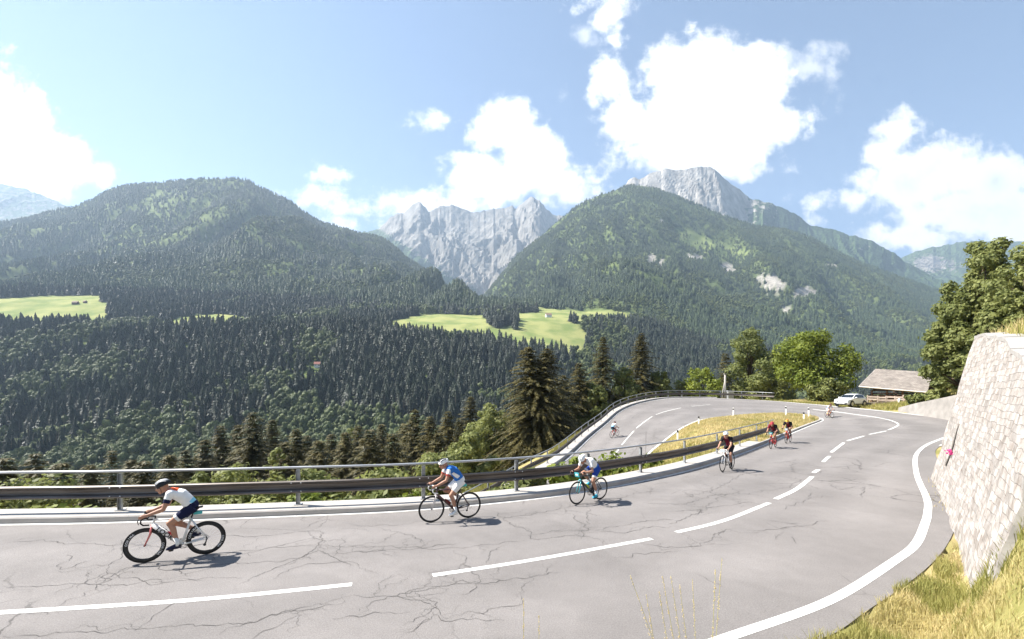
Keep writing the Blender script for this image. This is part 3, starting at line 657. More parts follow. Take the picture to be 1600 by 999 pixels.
RFX = [-700,-300,-100,0,60,120,145,170,200,230,260,300,340,362,385,402,425,452,475,500,520,545,562,590,605,640,690,720,745,770,800,830,860,885,910,935,962,985,1000,1025,1050,1100,1140,1180,1230,1265,1300,1340,1400,1460,1600,2200]
RFY = [402,374,362,350,336,322,312,296,290,287,285,281,280,280,283,290,301,314,331,347,352,358,364,369,376,406,440,462,476,447,407,382,356,335,317,305,297,287,289,294,302,323,340,352,358,370,388,408,430,452,462,470]
PXC = np.arange(-700, 2201, 6.0)
YR_ = np.r_[np.arange(230, 700, 9), np.arange(700, 1300, 14), np.arange(1300, 3050, 26)]
kx = sorted(KN); ridgeY = np.interp(PXC, kx, [KN[k][-1][0] for k in kx]); ridgeP = np.interp(PXC, RFX, RFY)
colz = {}
fixedY = [230,400,550,700,850,1000,1200]
kp = np.array([[p for _, p in KN[k][:7]] for k in kx])                    # knots x 7
gp = np.stack([np.interp(PXC, kx, kp[:, j]) for j in range(7)], 1)        # columns x 7
def smooth_cols(a, n):
    k = np.hanning(n+2)[1:-1]; k /= k.sum(); p = np.pad(a, (n//2, n-1-n//2), mode='edge'); return np.convolve(p, k, 'valid')
gp = np.stack([smooth_cols(gp[:, j], 13) for j in range(7)], 1)
ridgeP = ridgeP+0.5*(smooth_cols(ridgeP, 3)-ridgeP)
TZ = np.zeros((len(YR_), len(PXC)))
for c in range(len(PXC)):
    zk = CAMZ+(HZ-gp[c])/F*np.array(fixedY, float); zr = CAMZ+(HZ-ridgeP[c])/F*ridgeY[c]
    Y = YR_; t = np.clip((Y-1200)/(ridgeY[c]-1200), 0, None)
    up = zk[-1]+(zr-zk[-1])*np.where(t <= 1, 0.55*t+0.45*t**1.6, 1)
    over = np.clip(t-1, 0, None); up = up-over*(zr-zk[-1])*1.0
    TZ[:, c] = np.where(Y <= 1200, np.interp(Y, fixedY, zk), up)
# soften the breaks of slope, then carve gullies that fade out at the ridges
for _ in range(2): TZ[1:-1] = np.where((YR_[1:-1] < 1500)[:, None], 0.25*TZ[:-2]+0.5*TZ[1:-1]+0.25*TZ[2:], TZ[1:-1])
TY = np.repeat(YR_[:, None], len(PXC), 1); TX = (PXC[None, :]-CX)/F*TY
tm = np.clip((TY-1150)/(ridgeY[None, :]-1150), 0, 1); env = np.clip(np.sin(np.pi*np.clip(tm, 0, 1)), 0, 1)**0.8
warp = (fbm(TX*0.0016, TY*0.0016, 3)-0.5)*500
TZ += -env*(ridged((TX+warp)*0.0022+3, (TY*0.35+warp*.4)*0.0022, 5)-0.62)*330*np.clip((ridgeY[None, :]-TY)/500+0.15, 0, 1)
TZ += (fbm(TX*0.012, TY*0.012, 4)-0.5)*14*np.clip((TY-250)/200, 0, 1)*np.where((TY > 760) & (TY < 1120), 0.35, 1)
TPY = HZ-(TZ-CAMZ)/TY*F
def inpoly(px, py, poly):
    poly = np.array(poly, float); ins = np.zeros(np.shape(px), bool); j = len(poly)-1
    for i in range(len(poly)):
        xi, yi = poly[i]; xj, yj = poly[j]
        ins ^= ((yi > py) != (yj > py)) & (px < (xj-xi)*(py-yi)/(yj-yi+1e-9)+xi); j = i
    return ins
MEAD = [([(-300,470),(0,467),(60,463),(170,462),(160,470),(180,478),(158,488),(178,498),(150,512),(60,514),(-300,520)], 800, 1150), ([(246,506),(275,499),(300,494),(330,491),(352,491),(384,497),(388,512),(250,518)], 760, 1100),
        ([(604,504),(645,494),(700,488),(760,484),(800,482),(830,486),(872,496),(908,512),(918,530),(914,556),(850,552),(790,542),(720,530),(640,528),(606,518)], 760, 1120),
        ([(828,477),(880,475),(920,478),(950,485),(990,487),(1000,495),(985,503),(930,504),(850,497)], 900, 1300)]
GROVE = [(752,492),(785,488),(812,500),(808,516),(770,512)]
CLEAR = [([(1050,355),(1072,357),(1100,367),(1168,397),(1128,402),(1092,393),(1062,376)], 1300, 2900, .75), ([(1082,385),(1150,402),(1180,420),(1120,415)], 1300, 2900, .5), ([(200,330),(250,300),(330,300),(350,340),(270,352)], 1300, 2600, .40), ([(150,370),(260,350),(300,375),(200,392)], 1300, 2600, .3), ([(395,365),(410,370),(425,388),(415,390)], 1300, 2600, .8)]
SCREE = [(1257,458,21,8),(1206,445,20,11),(1018,405,9,9),(1034,412,6,7),(1089,404,10,5),(1033,347,5,2),(1140,420,11,6),(1298,414,14,2.4),(1185,434,9,5),(1172,446,5,3),(1228,482,7,4)]
def masks(px, py, Y):
    me_ = np.zeros(np.shape(px)); cl = np.zeros(np.shape(px)); sc_ = np.zeros(np.shape(px))
    wob = (vnoise(px*0.12, py*0.3)-.5)*7+(vnoise(px*0.03+7, py*0.12)-.5)*14
    for poly, y0, y1 in MEAD: me_ = np.where(inpoly(px+wob, py, poly) & (Y > y0) & (Y < y1), 1, me_)
    me_ = np.where(inpoly(px, py, GROVE), 0, me_)
    for poly, y0, y1, w in CLEAR: cl = np.where(inpoly(px+wob*2, py+wob, poly) & (Y > y0) & (Y < y1), w, cl)
    for x, y, a, b in SCREE: sc_ = np.where((((px-x+wob)/a)**2+((py-y+wob*0.5)/b)**2 < 1+0.6*(vnoise(px*.5, py*.5)-.3)) & (Y > 1150), 1, sc_)
    return me_, cl, sc_
PXG = np.repeat(PXC[None, :], len(YR_), 0)
m1, m2, m3 = masks(PXG, TPY, TY)
hills_me = mesh_np('hills', np.stack([TX.ravel(), TY.ravel(), TZ.ravel()], 1), grid_faces(len(YR_), len(PXC)), True)
ca = hills_me.attributes.new('cover', 'FLOAT_COLOR', 'POINT')
ca.data.foreach_set('color', np.stack([m1.ravel(), m2.ravel(), m3.ravel(), np.ones(m1.size)], 1).ravel().astype(np.float32))
def hills_mat():
    m = bpy.data.materials.new('forest_floor_and_meadow'); m.use_nodes = True; nt = m.node_tree; N = nt.nodes; L = nt.links; b = N['Principled BSDF']; b.inputs['Roughness'].default_value = 0.95; b.inputs['Specular IOR Level'].default_value = 0.05
    at_ = N.new('ShaderNodeAttribute'); at_.attribute_name = 'cover'; sp = N.new('ShaderNodeSeparateColor'); L.new(at_.outputs['Color'], sp.inputs[0])
    tc = N.new('ShaderNodeTexCoord')
    def noise(s, d):
        n = N.new('ShaderNodeTexNoise'); n.inputs['Scale'].default_value = s; n.inputs['Detail'].default_value = d; L.new(tc.outputs['Object'], n.inputs['Vector']); return n.outputs['Fac']
    def ramp(f, c1, c2, p1=.35, p2=.65):
        r = N.new('ShaderNodeValToRGB'); L.new(f, r.inputs[0]); e = r.color_ramp.elements; e[0].position = p1; e[0].color = (*c1, 1); e[1].position = p2; e[1].color = (*c2, 1); return r.outputs[0]
    def mix(f, a, b_):
        n = N.new('ShaderNodeMix'); n.data_type = 'RGBA'; L.new(f, n.inputs[0]); L.new(a, n.inputs[6]); L.new(b_, n.inputs[7]); return n.outputs[2]
    floor = ramp(noise(0.05, 8), (0.050, 0.070, 0.026), (0.11, 0.135, 0.048))
    mead = ramp(noise(0.022, 9), (0.15, 0.19, 0.060), (0.27, 0.275, 0.105), .38, .60)
    clr = ramp(noise(0.03, 6), (0.13, 0.17, 0.055), (0.22, 0.25, 0.09))
    rock = ramp(noise(0.06, 8), (0.17, 0.155, 0.135), (0.36, 0.335, 0.30))
    c = mix(sp.outputs[1], floor, clr); c = mix(sp.outputs[0], c, mead); c = mix(sp.outputs[2], c, rock); L.new(c, b.inputs['Base Color'])
    return m
M_HILLS = hills_mat()
tag(link('hills', hills_me, M_HILLS), kind='structure')
# height lookup by bilinear interpolation on the polar grid
def hill_z(px, Y):
    ci = np.clip((px-PXC[0])/6.0, 0, len(PXC)-1.001); c0 = ci.astype(int); cf = ci-c0
    ri = np.interp(Y, YR_, np.arange(len(YR_))); ri = np.clip(ri, 0, len(YR_)-1.001); r0 = ri.astype(int); rf = ri-r0
    return (TZ[r0, c0]*(1-cf)+TZ[r0, c0+1]*cf)*(1-rf)+(TZ[r0+1, c0]*(1-cf)+TZ[r0+1, c0+1]*cf)*rf

# ------------------------------------------------------------------ rocky peaks behind
def ridge_patch(name, sil, Y0, py0, Y1, amp, mat_, seed, fine=4.0, veg=None):
    xs = np.arange(sil[0][0], sil[-1][0]+.1, fine); ys = np.interp(xs, [p[0] for p in sil], [p[1] for p in sil])
    ys = ys+(fbm(xs*0.16+seed, xs*0+seed, 4, 0.6)-0.5)*amp*0.045
    nr = 96; t = np.linspace(0, 1, nr); Yt = Y0+(Y1-Y0)*t
    z0 = CAMZ+(HZ-py0)/F*Y0; zr = CAMZ+(HZ-ys)/F*Y1
    PX = np.repeat(xs[None, :], nr, 0); YY = np.repeat(Yt[:, None], len(xs), 1)
    ZZ = z0+(zr[None, :]-z0)*(0.35*t+0.65*t**1.7)[:, None]
    XX = (PX-CX)/F*YY
    w = (fbm(XX*0.0014+seed, YY*0.0014, 3)-.5)*700
    e = (np.sin(np.pi*t)**0.7)[:, None]
    rd = ridged((XX+w)*0.0030+seed, (YY*0.30+w*0.3)*0.0026+seed, 6, 0.6)
    ZZ = ZZ+e*(rd-0.55)*amp*2.2
    YY = YY-e*(rd-0.55)*amp*0.9*np.clip(t, .2, 1)[:, None]; XX = (PX-CX)/F*YY
    # back side
    bk = np.stack([(xs-CX)/F*Y1*1.04, np.full(len(xs), Y1*1.05), zr*0.80], 1)
    V_ = np.r_[np.stack([XX.ravel(), YY.ravel(), ZZ.ravel()], 1), bk]
    me = mesh_np(name, V_, grid_faces(nr+1, len(xs)), False)
    vg = np.zeros((nr+1, len(xs)))
    if veg is not None:
        vy = HZ-(ZZ-CAMZ)/YY*F
        vg[:nr] = veg(PX, vy, t[:, None])
        vg[nr] = vg[nr-1]
    a = me.attributes.new('veg', 'FLOAT', 'POINT'); a.data.foreach_set('value', vg.ravel().astype(np.float32))
    return tag(link(name, me, mat_), kind='structure')
def rock_mat(name, c1, c2, cv, snow=0.0):
    m = bpy.data.materials.new(name); m.use_nodes = True; nt = m.node_tree; N = nt.nodes; L = nt.links; b = N['Principled BSDF']; b.inputs['Roughness'].default_value = 0.95; b.inputs['Specular IOR Level'].default_value = 0.05
    tc = N.new('ShaderNodeTexCoord'); mp = N.new('ShaderNodeMapping'); mp.inputs['Scale'].default_value = (1, 1, 0.45); L.new(tc.outputs['Object'], mp.inputs[0])
    n = N.new('ShaderNodeTexNoise'); n.inputs['Scale'].default_value = 0.011; n.inputs['Detail'].default_value = 12; n.inputs['Roughness'].default_value = 0.68; L.new(mp.outputs[0], n.inputs['Vector'])
    r = N.new('ShaderNodeValToRGB'); L.new(n.outputs['Fac'], r.inputs[0]); e = r.color_ramp.elements; e[0].position = .34; e[0].color = (*c1, 1); e[1].position = .62; e[1].color = (*c2, 1)
    n2 = N.new('ShaderNodeTexNoise'); n2.inputs['Scale'].default_value = 0.02; n2.inputs['Detail'].default_value = 8; L.new(tc.outputs['Object'], n2.inputs['Vector'])
    at_ = N.new('ShaderNodeAttribute'); at_.attribute_name = 'veg'
    ad = N.new('ShaderNodeMath'); ad.operation = 'MULTIPLY_ADD'; L.new(n2.outputs['Fac'], ad.inputs[0]); ad.inputs[1].default_value = 1.3; ad.inputs[2].default_value = -0.65
    s = N.new('ShaderNodeMath'); s.operation = 'ADD'; L.new(ad.outputs[0], s.inputs[0]); L.new(at_.outputs['Fac'], s.inputs[1])
    mr = N.new('ShaderNodeMapRange'); L.new(s.outputs[0], mr.inputs[0]); mr.inputs[1].default_value = 0.42; mr.inputs[2].default_value = 0.58
    n3 = N.new('ShaderNodeTexNoise'); n3.inputs['Scale'].default_value = 0.05; n3.inputs['Detail'].default_value = 5; L.new(tc.outputs['Object'], n3.inputs['Vector'])
    r3 = N.new('ShaderNodeValToRGB'); L.new(n3.outputs['Fac'], r3.inputs[0]); e = r3.color_ramp.elements; e[0].position = .35; e[0].color = (*[c*.6 for c in cv], 1); e[1].position = .65; e[1].color = (*[c*1.5 for c in cv], 1)
    mx = N.new('ShaderNodeMix'); mx.data_type = 'RGBA'; L.new(mr.outputs[0], mx.inputs[0]); L.new(r.outputs[0], mx.inputs[6]); L.new(r3.outputs[0], mx.inputs[7]); col = mx.outputs[2]
    L.new(col, b.inputs['Base Color'])
    bp = N.new('ShaderNodeBump'); bp.inputs['Strength'].default_value = 1.0; bp.inputs['Distance'].default_value = 30; L.new(n.outputs['Fac'], bp.inputs['Height']); L.new(bp.outputs[0], b.inputs['Normal'])
    return m
M_ROCK = rock_mat('limestone_cliffs', (0.095, 0.088, 0.080), (0.27, 0.248, 0.220), (0.05, 0.075, 0.03))
M_ROCK2 = rock_mat('limestone_summit', (0.15, 0.138, 0.125), (0.40, 0.37, 0.33), (0.045, 0.07, 0.03))
ridge_patch('mountain', [(540,372),(560,364),(590,360),(600,350),(612,340),(621,336),(632,332),(645,320),(655,316),(664,321),(670,333),(682,326),(690,321),(712,322),(725,329),(745,332),(752,329),(772,328),(790,326),(800,319),(806,327),(818,318),(826,309),(833,308),(841,312),(852,325),(864,334),(900,345),(960,380)], 3200, 486, 5200, 190, M_ROCK, 4.0, 3.0,
            lambda px, py, t: np.maximum(np.clip(0.80-(t-0.30)*3.2-np.clip((px-700)/120, 0, .5), 0, 1), np.clip((py-(362+(px-600)*0.66))/26+.45, 0, 1)*(px < 760)))
ridge_patch('mountain', [(940,330),(970,300),(983,280),(990,276),(999,281),(1010,275),(1025,268),(1040,264),(1060,267),(1078,263),(1090,261),(1108,261),(1120,268),(1132,280),(1150,292),(1172,310),(1205,318),(1241,333),(1268,353),(1285,355),(1307,360),(1328,368),(1345,371),(1367,379),(1395,394),(1415,409),(1439,422),(1460,434),(1520,455),(1700,480)], 3050, 480, 4100, 130, M_ROCK2, 9.0, 3.0,
            lambda px, py, t: np.clip((px-1148)/60, 0, 0.62)+np.clip((py-318)/60, 0, .4)-0.35*np.exp(-(((px-1170)/75)**2+((py-352)/28)**2))-0.30*np.exp(-(((px-1345)/50)**2+((py-392)/22)**2)))
ridge_patch('mountain', [(-150,284),(-60,280),(0,288),(20,292),(40,296),(60,303),(90,315),(130,335),(200,360),(330,400)], 3400, 470, 5400, 110, M_ROCK, 15.0, 4.0, lambda px, py, t: np.full(np.shape(px), 0.55))
ridge_patch('mountain', [(1370,425),(1400,408),(1415,399),(1450,388),(1480,383),(1500,378),(1515,378),(1530,376),(1560,380),(1600,376),(1700,382),(1850,420)], 3900, 490, 5600, 120, M_ROCK, 21.0, 4.0, lambda px, py, t: 0.85-0.75*np.exp(-(((px-1450)/26)**2+((py-412)/14)**2))-.3*np.exp(-(((px-1490)/18)**2+((py-415)/12)**2)))

# ------------------------------------------------------------------ forest trees: a few shapes of each kind
def conifer_lod(seed, h=1.0, tiers=9, seg=9):
    """a spruce as ragged tiers of drooping boughs, unit height"""
    r = random.Random(seed); m = MB(); lean = r.uniform(-.01, .01)
    for k in range(tiers):
        f = k/tiers; z = 0.06+0.88*f; rad = 0.165*(1-f)**0.80*(0.85+0.3*r.random())+0.012; top = z+(0.24*(1-f*0.5) if tiers < 12 else 0.15*(1-f*.5))
        ph = r.random()*6.28; V_ = [(lean*k, 0, min(top, 1.0))]
        for i in range(seg*2):
            a = ph+math.pi*i/seg; q = rad*(r.uniform(0.85, 1.2) if i % 2 == 0 else r.uniform(0.60, 0.78)); V_.append((lean*k+q*math.cos(a), q*math.sin(a), z-(0.035 if i % 2 == 0 else -0.01)*(1-f*.6)+r.uniform(-.012, .012)))
        m.add(V_, [(0, 1+i, 1+(i+1) % (seg*2)) for i in range(seg*2)])
    return m
def leaf_cloud(seed, n, clumps, size, spread=1.0, shape=None):
    """n leaf faces spread through irregular clumps; returns verts, quads"""
    r = np.random.default_rng(seed)
    c = np.array([q[:3] for q in clumps]); rr = np.array([q[3] for q in clumps]); w = rr**2.2; w /= w.sum()
    k = r.choice(len(c), n, p=w); d = r.normal(size=(n, 3)); d /= np.linalg.norm(d, axis=1, keepdims=True)
    rad = rr[k]*(0.30+0.70*r.random(n)**0.5+0.22*np.abs(r.normal(size=n)))*spread; p = c[k]+d*rad[:, None]*np.array((1, 1, 0.82))
    nrm = d+0.5*r.normal(size=(n, 3))+np.array((0, 0, .35)); nrm /= np.linalg.norm(nrm, axis=1, keepdims=True)
    a = np.cross(nrm, r.normal(size=(n, 3))); a /= np.linalg.norm(a, axis=1, keepdims=True); b = np.cross(nrm, a)
    s = size*(0.6+0.8*r.random(n))[:, None]
    V_ = np.stack([p-a*s-b*s*.25, p-b*s*.62+a*s*.1, p+a*s+b*s*.2, p+b*s*.62], 1).reshape(-1, 3)
    return V_, np.arange(n*4).reshape(-1, 4)
def lumpy_crown(seed, cl, nleaf, size):
    """irregular leafy masses with loose leaf clusters standing out of them"""
    r = random.Random(seed); m = MB()
    for q in cl:
        n0 = len(m.v); m.ball(q[:3], (q[3]*.85, q[3]*.85, q[3]*1.0), 9, 6)
        for i in range(n0, len(m.v)):
            p = Vector(m.v[i]); d = p-Vector(q[:3]); p = Vector(q[:3])+d*r.uniform(.72, 1.22); m.v[i] = tuple(p)
    V_, F_ = leaf_cloud(seed, nleaf, cl, size); m.add([tuple(v) for v in V_], [tuple(int(i) for i in f) for f in F_])
    return m
def broad_clumps(seed, h=1.0, w=0.34, n=11, base=0.28):
    r = random.Random(seed); out = []
    for i in range(n):
        f = r.random(); z = base+(1-base)*f*0.9; env = math.sin(math.pi*min(1, 0.16+f*0.80))**0.8
        a = r.random()*6.28; q = w*env*r.uniform(0.2, 0.72); out.append((q*math.cos(a), q*math.sin(a), z*h, r.uniform(0.09, 0.17)*(0.7+.5*env)))
    return out
MOUNT = []
fcol = bpy.data.collections.new('forest_shapes')
for s in range(5):
    me = conifer_lod(s).mesh('far_conifer'); me.materials.append(M_FIR); o = bpy.data.objects.new(f'{s}_far_conifer', me); fcol.objects.link(o)
for s in range(4):
    me = conifer_lod(30+s, tiers=7, seg=7).mesh('mountain_conifer'); me.materials.append(M_HIGH); o = bpy.data.objects.new(f'{10+s}_mountain_conifer', me)
    MOUNT.append(o)
for s in range(4):
    cl = broad_clumps(40+s, n=12, w=.40, base=.2); me = lumpy_crown(s, cl, 110, .045).mesh('far_broadleaf'); me.materials.append(M_FARBROAD); o = bpy.data.objects.new(f'{5+s}_far_broadleaf', me); fcol.objects.link(o)

for s_, o in enumerate(MOUNT): o.name = f'9{s_}_mountain_conifer'; fcol.objects.link(o)
def scatter(n, y0, y1, px0=-420, px1=1640):
    u = rng.random(n); Y = np.sqrt(y0**2+(y1**2-y0**2)*u); px = px0+(px1-px0)*rng.random(n); return px, Y
def forest_points():
    out = []
    for n, y0, y1 in ((8600, 232, 620), (25800, 620, 1300), (116000, 1300, 2960)):
        px, Y = scatter(n, y0, y1); z = hill_z(px, Y); py = HZ-(z-CAMZ)/Y*F; X = (px-CX)/F*Y
        a, b, c = masks(px, py, Y)
        ok = ~((np.abs(X-(496-CX)/F*585) < 15) & (Y > 545) & (Y < 596)) & (a < .5) & (c < .5) & (rng.random(n) > b*1.05)
        rY = np.interp(px, kx, [KN[k][-1][0] for k in kx]); ok &= (Y < rY*1.01)
        gap = fbm(X*0.011+5, Y*0.011, 4); ok &= ~((gap > 0.57) & (Y > 1300) & (rng.random(n) > .35))
        br = fbm(X*0.0075+40, Y*0.0075+9, 4)+0.10*(rng.random(n)-.5)
        zone = np.where(Y < 620, np.clip(1.0-np.abs(px-200)/420, 0, 1)*0.05+np.where(z < -45, 0.03, 0), np.where(Y > 1300, 0.055, 0))
        zone = zone+np.where((px > 900) & (Y < 1400), 0.05, 0)
        isb = br+zone > 0.615
        h = np.where(isb, rng.uniform(12, 21, n), rng.uniform(15, 31, n))*np.where(Y > 1300, 0.95, 1.0)
        h *= np.where((Y > 1300), np.clip(1.15-0.45*(Y-1300)/1700, .6, 1), 1)
        out.append(np.stack([X, Y, z-0.4, h, isb, px, py], 1)[ok])
    return np.concatenate(out)
FP = forest_points()
# the occluders in front (railing and lower-road trees) hide everything that shows below this row
nearest = np.argsort(FP[:, 1])
vis = (FP[:, 5] > 2) & (FP[:, 5] < 1040) & (HZ-(FP[:, 2]+FP[:, 3]*0.75-CAMZ)/FP[:, 1]*F < np.interp(FP[:, 5], [0, 150, 330, 420, 560, 700, 780, 900, 1040], [725, 700, 690, 660, 640, 640, 600, 590, 520]))
order = [i for i in nearest if vis[i]]
# keep only trees whose upper part is not covered by an earlier chosen tree
picked = []; boxes = []
cntc = cntb = 0
for i in order:
    X, Y, z, h, isb, px, py = FP[i]
    if (isb and cntb >= 120) or (not isb and cntc >= 225): continue
    picked.append(i)
    if isb: cntb += 1
    else: cntc += 1
    if cntb >= 120 and cntc >= 225: break
keep = np.ones(len(FP), bool); keep[picked] = False
SP = FP[keep]
pm = bpy.data.meshes.new('forest'); pm.vertices.add(len(SP)); pm.vertices.foreach_set('co', np.ascontiguousarray(SP[:, :3], dtype=np.float32).ravel())
a = pm.attributes.new('hgt', 'FLOAT', 'POINT'); a.data.foreach_set('value', SP[:, 3].astype(np.float32))
kind_i = np.where(SP[:, 4] > .5, 5+rng.integers(0, 4, len(SP)), np.where(SP[:, 1] > 1150, 9+rng.integers(0, 4, len(SP)), rng.integers(0, 5, len(SP))))
a = pm.attributes.new('shape', 'INT', 'POINT'); a.data.foreach_set('value', kind_i.astype(np.int32))
a = pm.attributes.new('turn', 'FLOAT', 'POINT'); a.data.foreach_set('value', (rng.random(len(SP))*6.28).astype(np.float32))
a = pm.attributes.new('girth', 'FLOAT', 'POINT'); a.data.foreach_set('value', (np.where(SP[:, 4] > .5, rng.uniform(.75, 1.1, len(SP)), rng.uniform(1.1, 1.75, len(SP)))).astype(np.float32))
forest = link('forest', pm); tag(forest, 'dense spruce and broadleaf forest covering the opposite slope and the mountains', 'forest', kind='stuff')
gt = bpy.data.node_groups.new('grow_forest', 'GeometryNodeTree')
gt.interface.new_socket('Geometry', in_out='INPUT', socket_type='NodeSocketGeometry'); gt.interface.new_socket('Geometry', in_out='OUTPUT', socket_type='NodeSocketGeometry')
gi = gt.nodes.new('NodeGroupInput'); go = gt.nodes.new('NodeGroupOutput'); ip = gt.nodes.new('GeometryNodeInstanceOnPoints'); ci = gt.nodes.new('GeometryNodeCollectionInfo')
ci.inputs['Collection'].default_value = fcol; ci.inputs['Separate Children'].default_value = True; ci.inputs['Reset Children'].default_value = True
def named(n, t):
    k = gt.nodes.new('GeometryNodeInputNamedAttribute'); k.data_type = t; k.inputs['Name'].default_value = n; return k.outputs['Attribute']
gl = gt.links; gl.new(gi.outputs[0], ip.inputs['Points']); gl.new(ci.outputs[0], ip.inputs['Instance']); ip.inputs['Pick Instance'].default_value = True
gl.new(named('shape', 'INT'), ip.inputs['Instance Index'])
cx = gt.nodes.new('ShaderNodeCombineXYZ'); gl.new(named('turn', 'FLOAT'), cx.inputs[2]); gl.new(cx.outputs[0], ip.inputs['Rotation'])
hm = gt.nodes.new('ShaderNodeMath'); hm.operation = 'MULTIPLY'; gl.new(named('hgt', 'FLOAT'), hm.inputs[0]); gl.new(named('girth', 'FLOAT'), hm.inputs[1])
cs = gt.nodes.new('ShaderNodeCombineXYZ'); gl.new(hm.outputs[0], cs.inputs[0]); gl.new(hm.outputs[0], cs.inputs[1]); gl.new(named('hgt', 'FLOAT'), cs.inputs[2]); gl.new(cs.outputs[0], ip.inputs['Scale'])
gl.new(ip.outputs[0], go.inputs[0])
forest.modifiers.new('grow', 'NODES').node_group = gt

# the nearest forest trees stand as individuals
mid_con = []
for s in range(4):
    m = conifer_lod(70+s, tiers=15, seg=11); me = m.mesh('crown'); me.materials.append(M_FIR)
    tk = MB(); tk.tube([(0, 0, -0.03), (0, 0, .5), (0, 0, .97)], [.014, .009, .002], 6); tm_ = tk.mesh('trunk'); tm_.materials.append(M_BARK); mid_con.append((me, tm_))
mid_brd = []
for s in range(4):
    cl = broad_clumps(90+s, n=15, w=.40, base=.2); me = lumpy_crown(s+9, cl, 700, .030).mesh('crown'); me.materials.append(M_FARBROAD)
    tk = MB(); tk.tube([(0, 0, -0.03), (0.01, 0, .4), (0, 0, .75)], [.022, .015, .004], 6)
    for q in cl[:6]: tk.tube([(0, 0, .25), (q[0]*.5, q[1]*.5, q[2]*.8), q[:3]], [.01, .006, .002], 5)
    tm_ = tk.mesh('trunk'); tm_.materials.append(M_BARK); mid_brd.append((me, tm_))
def plant(name, pair, loc, h, girth, rz, label, cat, group):
    e = empty(name, loc, rz, label, cat, group); e.scale = (h*girth, h*girth, h)
    for nm, me in zip(('crown', 'trunk'), pair):
        o = bpy.data.objects.new(nm, me); COL.objects.link(o); o.parent = e
    return e
FOREST_PICK = [FP[i] for i in picked]
for k, (X, Y, z, h, isb, px, py) in enumerate(FOREST_PICK):
    if isb: plant('broadleaf_tree', mid_brd[k % 4], (X, Y, z), h, random.uniform(.75, 1.1), random.random()*6.28, 'rounded green broadleaf tree among the dark spruces on the forested slope across the valley', 'tree', 'broadleaf trees on the slope across the valley')
    else: plant('spruce_tree', mid_con[k % 4], (X, Y, z), h, random.uniform(1.1, 1.7), random.random()*6.28, 'dark pointed spruce standing in the dense forest on the slope across the valley', 'tree', 'spruces on the slope across the valley')

# small farm buildings far away
def gable_house(name, base, w, d, h, rh, rz, wallm, roofm, label, cat, win=0):
    e = empty(name, base, rz, label, cat)
    m = MB(); m.box((0, 0, h/2-1), (w, d, h+2)); m.add([(-w/2, -d/2, h), (-w/2, d/2, h), (-w/2, 0, h+rh), (w/2, -d/2, h), (w/2, d/2, h), (w/2, 0, h+rh)], [(0,2,1),(3,4,5)]); m.build('wall', wallm, e)
    r = MB(); o = .6; dz = rh*(o/(d/2))
    for s in (-1, 1):
        r.add([(-w/2-o, s*(d/2+o), h-dz), (w/2+o, s*(d/2+o), h-dz), (w/2+o, 0, h+rh), (-w/2-o, 0, h+rh), (-w/2-o, s*(d/2+o), h-dz+.35), (w/2+o, s*(d/2+o), h-dz+.35), (w/2+o, 0, h+rh+.35), (-w/2-o, 0, h+rh+.35)],
              [(0,1,2,3),(4,7,6,5),(0,4,5,1),(1,5,6,2),(2,6,7,3),(3,7,4,0)])
    r.build('roof', roofm, e)
    for i in range(win):
        q = MB(); q.box((-w/2+(i+.5)*w/win, -d/2-.03, h*.55), (1.1, .1, 1.3)); q.build('window', mat('dark_glass', (0.03, 0.035, 0.04), 0.1, spec=.6), e)
    return e
def far_at(px, py, Y): return at(px, py, Y)
MW = mat('white_render', (.75, .72, .68), .9); MR = mat('brown_roof', (.22, .15, .11), .9); MWD = mat('dark_weathered_wood', (.10, .07, .05), .9); MRR = mat('red_roof', (.30, .13, .10), .85)
def on_hill(px, Y): return Vector(((px-CX)/F*Y, Y, float(hill_z(np.array([float(px)]), np.array([float(Y)]))[0])))
gable_house('farmhouse', on_hill(857, 1040), 13, 9, 5, 4, .2, MW, MR, 'white farmhouse at the edge of the trees on the upper meadow', 'house', 4)
gable_house('barn', on_hill(118, 985), 10, 7, 3.5, 3, .1, MWD, MR, 'larger brown barn at the top of the left meadow', 'barn')
gable_house('barn', on_hill(133, 1000), 6, 5, 3, 2.4, -.3, MWD, MR, 'small brown shed beside the larger barn on the left meadow', 'barn')
gable_house('cabin', on_hill(496, 585), 7, 5, 3.5, 2.6, .3, MW, MRR, 'red roofed cabin peeping out of the dark spruce forest', 'house', 2)

# ------------------------------------------------------------------ haze over the valley
hz_ = MB(); x0, x1, yy0, yy1, z0_, z1_ = -9000, 9000, -320, 6200, -135, 2720
hz_.box(((x0+x1)/2, (yy0+yy1)/2, (z0_+z1_)/2), (x1-x0, yy1-yy0, z1_-z0_))
hm_ = bpy.data.materials.new('valley_haze'); hm_.use_nodes = True; hn = hm_.node_tree; hn.nodes.clear()
ho = hn.nodes.new('ShaderNodeOutputMaterial'); hv = hn.nodes.new('ShaderNodeVolumePrincipled'); hn.links.new(hv.outputs[0], ho.inputs['Volume'])
hv.inputs['Color'].default_value = (0.59, 0.77, 1.0, 1); hv.inputs['Density'].default_value = 0.92e-4; hv.inputs['Anisotropy'].default_value = 0.2
hz = hz_.build('haze', hm_); tag(hz, kind='stuff')
